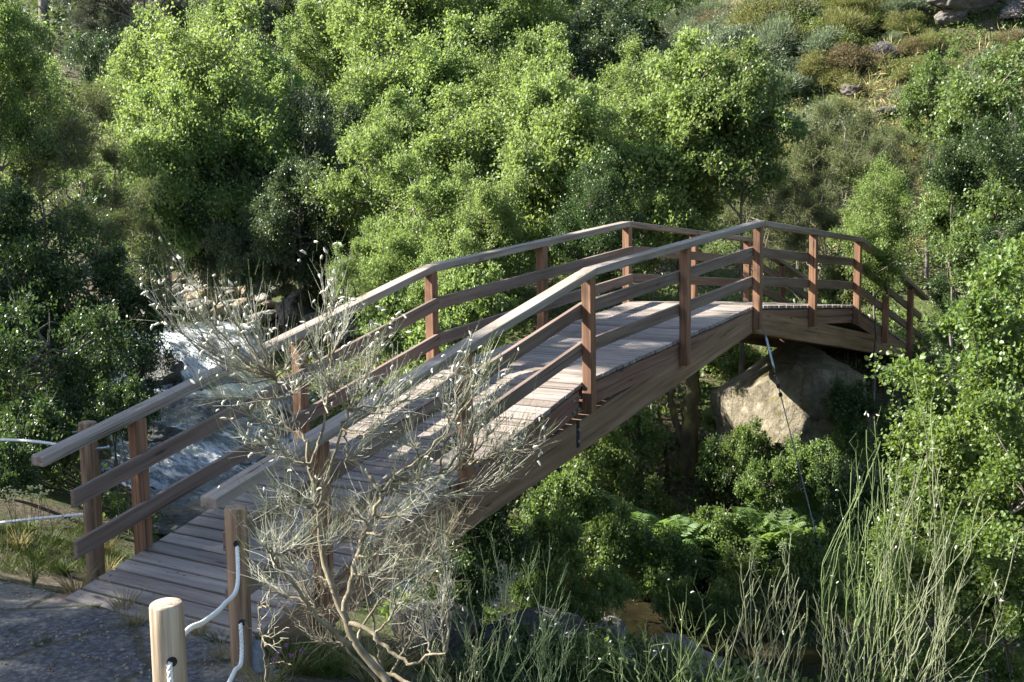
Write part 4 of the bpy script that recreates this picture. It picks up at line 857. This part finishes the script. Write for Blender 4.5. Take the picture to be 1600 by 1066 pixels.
# ------------------------------------------------------------------ brooms (foreground)
def pods_mesh(name, C, D, L, mat):
    n = len(C); t = np.array([0, .25, .7, 1.])[None, :, None]; bend = unit(np.cross(D, rng.normal(size=(n, 3)))) * (L * .18)[:, None]
    P = C[:, None] + D[:, None] * L[:, None, None] * t + bend[:, None] * (t * (1 - t) * 4)
    V, f = tubes(P, np.array([.25, 1, .9, .15])[None] * (L * .19)[:, None], 5); return mesh_np(name, V, f, mat, True)
def broom(label, base, limbs, tips, d, seed, matl, matt, r0=.016, tw=26, sub=3, tl=(.07, .22), tr=.0016, npod=0, spread=.55, upb=.35, depthj=.25, gmat=None, podL=(.014, .024), basal=False, name='broom_shrub', group='broom shrubs on the near bank', sec_r=.0055):
    g = np.random.default_rng(seed); root = empty(name, base, label, 'shrub', group); base = np.array(base); mb = MB(); LP = []
    for pts, ra, rb, dj in limbs:
        P = rope_path([base if p is None else at(p[0], p[1], d + dj * k / max(1, len(pts) - 1)) for k, p in enumerate(pts)], 26); P[1:] += g.normal(size=(25, 3)) * .004
        V, f = tubes(P[None], np.linspace(ra, rb, 26)[None], 7); mb.add(V - base, f); LP.append(P)
    LA = np.concatenate(LP); secs = []
    if basal: tips = [(px + g.normal() * 12 * j, py + abs(g.normal()) * 30 * j) for px, py in tips for j in (0, 1) if j == 0 or g.uniform() < .2]
    for px, py in tips:
        T = at(px, py, d + g.uniform(-depthj, depthj)); dist = np.linalg.norm(LA - T, axis=1) + np.where(LA[:, 2] > T[2] - .04, 3, 0) + np.abs(dist_pref(LA, T))
        k = int(np.argmin(dist)) if not basal else int(g.integers(0, 14)); A = LA[k] + (RT * g.normal() * .10 + FW * g.normal() * .08 if basal else 0); L = np.linalg.norm(T - A)
        mid = A + (T - A) * .5 + g.normal(size=3) * L * .07 + np.array([0, 0, -L * .06]); P = rope_path([A, mid, T], 16); P[1:] += g.normal(size=(15, 3)) * .003
        V, f = tubes(P[None], np.linspace(sec_r, .0018, 16)[None], 5); mb.add(V - base, f); secs.append(P)
    obj('branches', mb.mesh('branches', matl, True), root)
    S = np.array(secs); n = len(secs) * tw; k = np.repeat(np.arange(len(secs)), tw); t = (g.uniform(.12, .99, n) ** .8 if not basal else g.uniform(.3, .99, n)) * 15; i = np.clip(t.astype(int), 0, 14); fr = (t - i)[:, None]
    A = S[k, i] * (1 - fr) + S[k, i + 1] * fr; T = unit(S[k, i + 1] - S[k, i])
    D = unit(T + g.normal(size=(n, 3)) * spread + [0, 0, upb]); L = g.uniform(*tl, n) * (1.15 - .4 * t / 15); E = A + D * L[:, None]
    P = np.stack([A, A + D * L[:, None] * .5 + g.normal(size=(n, 3)) * .012, E + [0, 0, .01]], 1)
    mt = MB(); V, f = tubes(P, np.array([1.3, 1, .5])[None] * tr * g.uniform(.8, 1.3, (n, 1)), 3); mt.add(V - base, f)
    m = n * sub; kk = np.repeat(np.arange(n), sub); u = g.uniform(.15, 1, (m, 1)); A2 = A[kk] + (E - A)[kk] * u; D2 = unit(D[kk] + g.normal(size=(m, 3)) * spread * .8 + [0, 0, upb * .6]); L2 = L[kk] * g.uniform(.25, .6, m)
    P2 = np.stack([A2, A2 + D2 * L2[:, None] * .5 + g.normal(size=(m, 3)) * .006, A2 + D2 * L2[:, None]], 1)
    V, f = tubes(P2, np.array([1, .8, .4])[None] * tr * .7, 3); mt.add(V - base, f)
    obj('twigs', mt.mesh('twigs', matt, True), root)
    if gmat is not None:      # sparse green shoots among the dry ones
        q = g.integers(0, m, m // 5); A3 = P2[q, 1]; D3 = unit(D2[q] + g.normal(size=(len(q), 3)) * .25 + [0, 0, .4])
        V, f = tubes(np.stack([A3, A3 + D3 * g.uniform(.04, .12, (len(q), 1))], 1), np.tile([tr * .8, tr * .4], (len(q), 1)), 3); obj('green_shoots', mesh_np('green_shoots', V - base, f, gmat, True), root)
    if npod:
        hz = np.argsort(-P2[:, 2, 2])[:int(m * .7)]; q = hz[(g.uniform(0, 1, npod) ** 1.4 * len(hz)).astype(int)]; C = P2[q, 2]; Dp = unit(g.normal(size=(npod, 3)) * .7 + D2[q] * .6 - [0, 0, .35])
        tag(obj('seed_pods', pods_mesh('seed_pods', C - base, Dp, g.uniform(*podL, npod), M_POD), root), kind='stuff')
    return root
def dist_pref(LA, T):
    d = LA - T; return .0 * d[:, 0]
B0 = at(640, 1120, 4.45); B0[2] -= .25
broom('large dry silvery broom with pale pods in front of the bridge railing', B0,
      [([None, (604, 1064), (573, 1030), (546, 988), (535, 947), (515, 906), (505, 865), (496, 790), (484, 734), (478, 690)], .021, .007, .15),
       ([(538, 955), (556, 879), (563, 851), (583, 813), (597, 769), (611, 751), (652, 721), (700, 670)], .013, .004, .3),
       ([(546, 975), (570, 980), (590, 1002), (621, 1026), (645, 1040), (669, 1024), (700, 1020)], .011, .004, -.2),
       ([(548, 1006), (515, 982), (487, 954), (460, 916), (436, 885), (419, 855)], .011, .004, -.25),
       ([(597, 769), (583, 752), (570, 738), (548, 715), (535, 660)], .009, .004, .1),
       ([(505, 865), (498, 800), (520, 720), (545, 640)], .010, .004, -.1),
       ([(478, 690), (455, 640), (430, 590)], .006, .003, .1), ([(484, 734), (510, 640), (515, 560)], .007, .003, .2),
       ([(611, 751), (680, 742), (733, 728)], .008, .003, .2), ([None, (660, 1085), (600, 1045), (560, 1000), (600, 930)], .014, .004, .3)],
      [(236, 462), (255, 500), (285, 478), (300, 445), (318, 500), (345, 470), (365, 505), (400, 500), (300, 530), (330, 560), (370, 575), (415, 545), (455, 560), (525, 440), (508, 465), (545, 505), (490, 540), (565, 560), (590, 545), (560, 600), (610, 600), (640, 620),
       (735, 545), (705, 590), (690, 620), (735, 600), (760, 570), (750, 640), (790, 650), (780, 600), (840, 700), (825, 722), (800, 690), (770, 715), (845, 690), (780, 740), (720, 700), (700, 740), (380, 640), (420, 640), (400, 690), (385, 690), (440, 700), (408, 785),
       (408, 850), (412, 905), (440, 800), (430, 840), (450, 770), (640, 820), (680, 800), (690, 850), (665, 780), (670, 880), (630, 880), (600, 860), (650, 920), (540, 800), (570, 700), (600, 660), (640, 690), (560, 640), (530, 600), (500, 610), (460, 600), (340, 620), (450, 880), (470, 850), (520, 840), (580, 900), (690, 940), (660, 960), (620, 940), (480, 780), (590, 800), (620, 740), (660, 740)],
      4.5, 3, M_DEADLIMB, M_DEADTWIG, tw=25, sub=4, tr=.00105, npod=430, gmat=M_BROOM, tl=(.06, .25), spread=.34, podL=(.018, .032))
broom('bare dry twigs at the foot of the large silvery broom', at(420, 1090, 5.0), [([None, (416, 1050), (412, 1010), (408, 985), (404, 950)], .006, .003, 0), ([(414, 1040), (440, 1035), (455, 1042)], .004, .002, 0)],
      [(412, 935), (422, 915), (440, 985), (445, 1000), (405, 960), (430, 960)], 5.0, 5, M_DEADLIMB, M_DEADTWIG, tw=5, sub=2, tl=(.05, .12), tr=.0014, sec_r=.0035)
M_TANGLE = simple('tangle_twigs', [(.3, (.07, .06, .04)), (.65, (.19, .17, .12))], 14, .85, .2, .002)
broom('tangled dense dry bush of fine brown twigs hiding the foot of the near railing', at(600, 1075, 5.0), [([None, (590, 1000), (570, 920), (560, 840)], .008, .003, 0), ([None, (640, 1000), (660, 930), (690, 870)], .007, .003, .1), ([None, (540, 1010), (490, 940), (460, 880)], .007, .003, 0)],
      [(430, 830), (450, 790), (480, 810), (510, 790), (540, 780), (575, 800), (610, 790), (640, 800), (670, 815), (700, 830), (720, 800), (690, 860), (650, 850), (610, 840), (570, 850), (530, 840), (490, 860), (440, 880), (430, 920), (470, 920), (510, 900), (550, 890), (590, 890), (630, 890), (670, 900), (700, 910), (680, 950), (640, 940), (600, 940), (560, 940), (520, 950), (480, 960), (450, 950), (500, 1000), (620, 990), (660, 980)],
      5.0, 9, M_TANGLE, M_TANGLE, tw=34, sub=4, tl=(.06, .2), tr=.00095, spread=.6, upb=.15, sec_r=.003, depthj=.3)
def bush_tips(x0, x1, y0, y1, n, g): return [(g.uniform(x0, x1), y0 + (y1 - y0) * g.uniform(0, 1) ** 1.3) for _ in range(n)]
gg = np.random.default_rng(31)
RB = [('tall green broom with spiky upright stems right of the guy cable', (1330, 1110), [(1325, 1040), (1345, 940), (1360, 840)], [(1338, 700), (1352, 672), (1365, 650), (1378, 690), (1390, 715), (1345, 760), (1330, 740), (1372, 760), (1400, 780), (1320, 810), (1380, 830), (1410, 850), (1335, 880)], 4.6, M_BROOM, 16),
      ('tallest broom with two long forked tips right of centre of the tall group', (1400, 1120), [(1400, 1030), (1405, 920), (1415, 800)], [(1428, 580), (1455, 625), (1412, 690), (1448, 710), (1430, 730), (1400, 740), (1470, 720), (1440, 780), (1480, 800), (1395, 800)], 4.8, M_BROOMG, 14),
      ('grey broom spreading to the right in the lower right corner', (1390, 1125), [(1420, 1040), (1450, 980), (1490, 920)], [(1530, 775), (1500, 790), (1555, 800), (1590, 840), (1520, 850), (1480, 840), (1560, 890), (1460, 870), (1540, 930), (1590, 960), (1510, 900), (1470, 930)], 4.4, M_BROOMG, 18),
      ('slender broom with two bundles of stems at the bottom edge', (1180, 1120), [(1182, 1040), (1190, 990)], [(1158, 880), (1172, 862), (1186, 900), (1204, 905), (1222, 845), (1236, 832), (1232, 880), (1248, 900), (1256, 920), (1165, 930), (1150, 950), (1215, 940), (1262, 950)], 4.3, M_BROOMG, 12),
      ('short green broom at the bottom edge under the middle of the gully', (1075, 1120), [(1078, 1050), (1072, 1010)], [(1045, 925), (1068, 940), (1098, 935), (1120, 960), (1060, 970), (1085, 980), (1128, 985), (1140, 1010), (1040, 990)], 4.2, M_BROOM, 10),
      ('low green broom fan left of the short one', (1000, 1120), [(1000, 1060), (990, 1030)], [(962, 960), (975, 985), (985, 1000), (1005, 990), (1020, 1005), (950, 1010), (1030, 1020), (940, 1030)], 4.2, M_BROOM, 12),
      ('stiff bundle of stems beside the foot of the guy cable', (1290, 1110), [(1290, 1050), (1285, 1000)], [(1272, 930), (1285, 945), (1300, 940), (1310, 960), (1268, 970), (1320, 985), (1255, 985)], 4.4, M_BROOMG, 10),
      ('soft fine green broom below the bridge beam left of the gully', (770, 1120), [(775, 1040), (785, 960)], [(690, 900), (720, 870), (750, 850), (770, 838), (800, 855), (815, 880), (840, 860), (860, 850), (885, 880), (880, 930), (900, 960), (700, 950), (730, 930), (760, 910), (830, 930), (850, 980), (690, 990), (790, 900)], 5.6, M_BROOM_SHADE, 40),
      ('second soft broom at the bottom edge right of the dry one', (860, 1130), [(865, 1070), (870, 1030)], [(820, 985), (845, 970), (870, 975), (900, 985), (920, 1005), (940, 1030), (800, 1015), (880, 1010), (850, 1020)], 5.0, M_BROOM_SHADE, 24),
      ('tangled small broom at the bottom edge left of the soft brooms', (710, 1130), [(715, 1080), (720, 1050)], [(680, 1000), (700, 985), (730, 990), (750, 1010), (770, 1020), (690, 1030), (740, 1035)], 4.9, M_BROOMG, 22)]
for k, (lab, b, l, tips, d, mt_, tw) in enumerate(RB):
    bb = at(b[0], b[1], d); bb[2] -= .12
    soft = 'soft' in lab
    broom(lab, bb, [([None] + l[:2], .006, .003, .1)], tips, d, 50 + k, mt_, mt_, tw=max(7, int(tw * .6)) if not soft else 12, sub=3, tl=(.05, .16) if not soft else (.06, .18), tr=.00085, spread=.34 if not soft else .35, upb=.3 if not soft else .5, sec_r=.0016, basal=True, npod=12 if soft or 'tall' in lab else 4, podL=(.012, .02), depthj=.3)

# gravel and leaf litter on the path
g = np.random.default_rng(14); V0, F0 = ico(1); n = 2600; gxx = g.uniform(-12.5, -8.75, n); gyy = g.uniform(-2.6, 3.0, n); kk = path_mask(gxx, gyy) & (fbm(np.stack([gxx, gyy, gxx * 0], -1) * 1.3, 2, 3) + np.clip(gxx + 10, 0, 1.2) * .8 > .55); gxx, gyy = gxx[kk], gyy[kk]; n = len(gxx)
sz_ = g.uniform(.004, .013, (n, 1, 1)) * g.uniform(.6, 1.2, (n, 1, 3)); V = V0[None] * sz_ * (1 + .25 * g.normal(size=(n, len(V0), 1))) + np.stack([gxx, gyy, hgt(gxx, gyy) + .028], -1)[:, None]
tag(obj('gravel', mesh_np('gravel', V.reshape(-1, 3), [(F0[None] + np.arange(n)[:, None, None] * len(V0)).reshape(-1, 3)], M_STONEW)), kind='stuff')
n = 420; lx = g.uniform(-12, -8.2, n); ly = g.uniform(-2.4, 2.6, n); B = np.stack([lx, ly, np.maximum(hgt(lx, ly) + .036, np.where((lx > -8.85) & (np.abs(ly) < .85), dz(lx) + .006, -9))], -1)
V, f = leaves(B, rdir(n, g) * [1, 1, .1], g.normal(size=(n, 3)) * .25 + [0, 0, 1], g.uniform(.015, .035, n), g.uniform(.008, .02, n)); tag(obj('leaf_litter', mesh_np('leaf_litter', V, f, L_BRN)), kind='stuff')

# ------------------------------------------------------------------ weeds along the path
def tuft_mesh(seed, n, L, mat, lean=.45, wd=.006):
    g = np.random.default_rng(seed); a = g.uniform(0, 6.28, n); r = g.uniform(0, .07, n); B = np.stack([r * np.cos(a), r * np.sin(a), a * 0 - .01], 1)
    D = unit(np.stack([np.cos(a), np.sin(a), a * 0], 1) * g.uniform(.05, lean, (n, 1)) + [0, 0, 1]); Ln = L * g.uniform(.4, 1.1, (n, 1)); t = np.linspace(0, 1, 5)[None, :, None]
    P = B[:, None] + D[:, None] * Ln[:, None] * t + np.stack([np.cos(a), np.sin(a), -.6 + 0 * a], 1)[:, None] * Ln[:, None] * t ** 2 * .35
    V, f = tubes(P, np.array([1, .9, .7, .45, .1])[None] * wd * .35 * g.uniform(.7, 1.3, (n, 1)), 3); return mesh_np('grass_tuft', V, f, mat, True)
TG = [tuft_mesh(1, 90, .24, L_GRS, .45, .013), tuft_mesh(2, 70, .34, L_DRY, .5, .009), tuft_mesh(3, 70, .15, L_GRS, .8, .013)]
TP = [(60, 880, 0, .9), (100, 900, 0, 1.0), (130, 870, 0, 1.1), (85, 850, 2, 1.2), (170, 900, 1, .9), (120, 935, 1, 1.0), (150, 925, 1, .8), (195, 960, 1, .8), (210, 985, 1, .7), (15, 1000, 2, .5), (65, 1015, 2, .6), (240, 975, 1, .6), (300, 965, 1, .6), (330, 985, 2, .7), (310, 1000, 1, .6), (345, 1010, 2, .8), (170, 1058, 2, .6), (430, 1045, 2, 1.0), (455, 1040, 0, .8), (30, 860, 1, 1.0), (10, 840, 0, 1.2), (45, 835, 0, 1.1), (165, 865, 1, .9), (190, 940, 2, .6), (140, 960, 2, .6), (350, 1040, 1, .7)]
for px, py, k, s in TP:
    c = hit(px, py, 3, 20); o = obj('grass_tuft', TG[k], None, c + [0, 0, .015]); o.scale = (s,) * 3; o.rotation_euler.z = px
    tag(o, ['green grass tuft in the verge beside the worn path', 'dry straw-coloured grass tuft at the edge of the path', 'small spreading green weed in a crack of the worn path'][k], 'grass tuft', ['green tufts of the verge', 'dry tufts at the path edge', 'small weeds in the path'][k])
g = np.random.default_rng(66)
for k in range(90):
    px, py = g.uniform(400, 1180), g.uniform(1000, 1085); c = hit(px, py, 3.5, 9.5)
    if np.linalg.norm(c - CAM) > 9: continue
    o = obj('grass_tuft', TG[(0, 1, 0, 2)[k % 4]], None, c + [0, 0, -.01]); o.scale = (g.uniform(.6, 1.1),) * 3; o.rotation_euler.z = g.uniform(0, 6)
    tag(o, ['green grass tuft on the dark bank at the bottom edge under the brooms', 'dry grass tuft on the dark bank at the bottom edge under the brooms', 'green grass tuft on the dark bank at the bottom edge under the brooms', 'low green weed on the dark bank at the bottom edge under the brooms'][k % 4], 'grass tuft', ['green tufts of the bank', 'dry tufts of the bank', 'green tufts of the bank', 'low weeds of the bank'][k % 4])
g = np.random.default_rng(77); q_ = np.array([hit(px, py, 4, 16) for px, py in zip(g.uniform(-20, 180, 220), g.uniform(825, 900, 220))])
B = np.repeat(q_, 16, 0) + g.normal(size=(3520, 3)) * [.09, .09, 0]; D = rdir(3520, g, 2.2); V, f = tubes(np.stack([B, B + D * .05, B + D * g.uniform(.06, .14, (3520, 1)) + g.normal(size=(3520, 3)) * .012], 1), np.tile([.003, .0026, .0008], (3520, 1)), 3)
tag(obj('grass', mesh_np('grass', V, f, L_GRS, True)), kind='stuff')
def flower_weed(label, px, py, d, heads, mat, hr, seed):
    g = np.random.default_rng(seed); c = at(px, py, d); c[2] = hgt(c[0], c[1]); root = empty('flowering_weed', c, label, 'weed'); mb = MB()
    for hx, hy in heads:
        mh = MB(); T = at(hx, hy, d + g.uniform(-.15, .15)) - c; P = rope_path([[0, 0, 0], T * .55 + g.normal(size=3) * .03, T], 10); V, f = tubes(P[None], np.linspace(.003, .0015, 10)[None], 4); mb.add(V, f)
        for k in range(9):
            C = T + g.normal(size=3) * [hr, hr, hr * .5]; V, f = tubes(np.array([[T - [0, 0, hr * 1.6], C]]), np.array([[.001, .001]]), 3); mb.add(V, f)
            V, f = tubes(np.array([[C - [0, 0, .006], C, C + [0, 0, .006], C + [0, 0, .009]]]), np.array([[.003, .009, .008, .001]]) * hr / .022, 6); mh.add(V, f)
        obj('flower_head', mh.mesh('flower_head', mat, True), root)
    obj('stems', mb.mesh('stems', L_GRS, True), root)
flower_weed('tall weed with cream-yellow flower heads left of the shaded post', 50, 880, 8.9, [(10, 765), (25, 768), (35, 772), (45, 765), (58, 762), (62, 775), (72, 770), (15, 780), (50, 778), (92, 813), (103, 822), (115, 810), (78, 832)], M_YFL, .022, 4)
flower_weed('small purple-flowered weed behind the brown rope post', 440, 1050, 6.2, [(425, 1012), (435, 1020), (448, 1008), (455, 1025), (470, 1018), (430, 1032)], M_PFL, .007, 5)
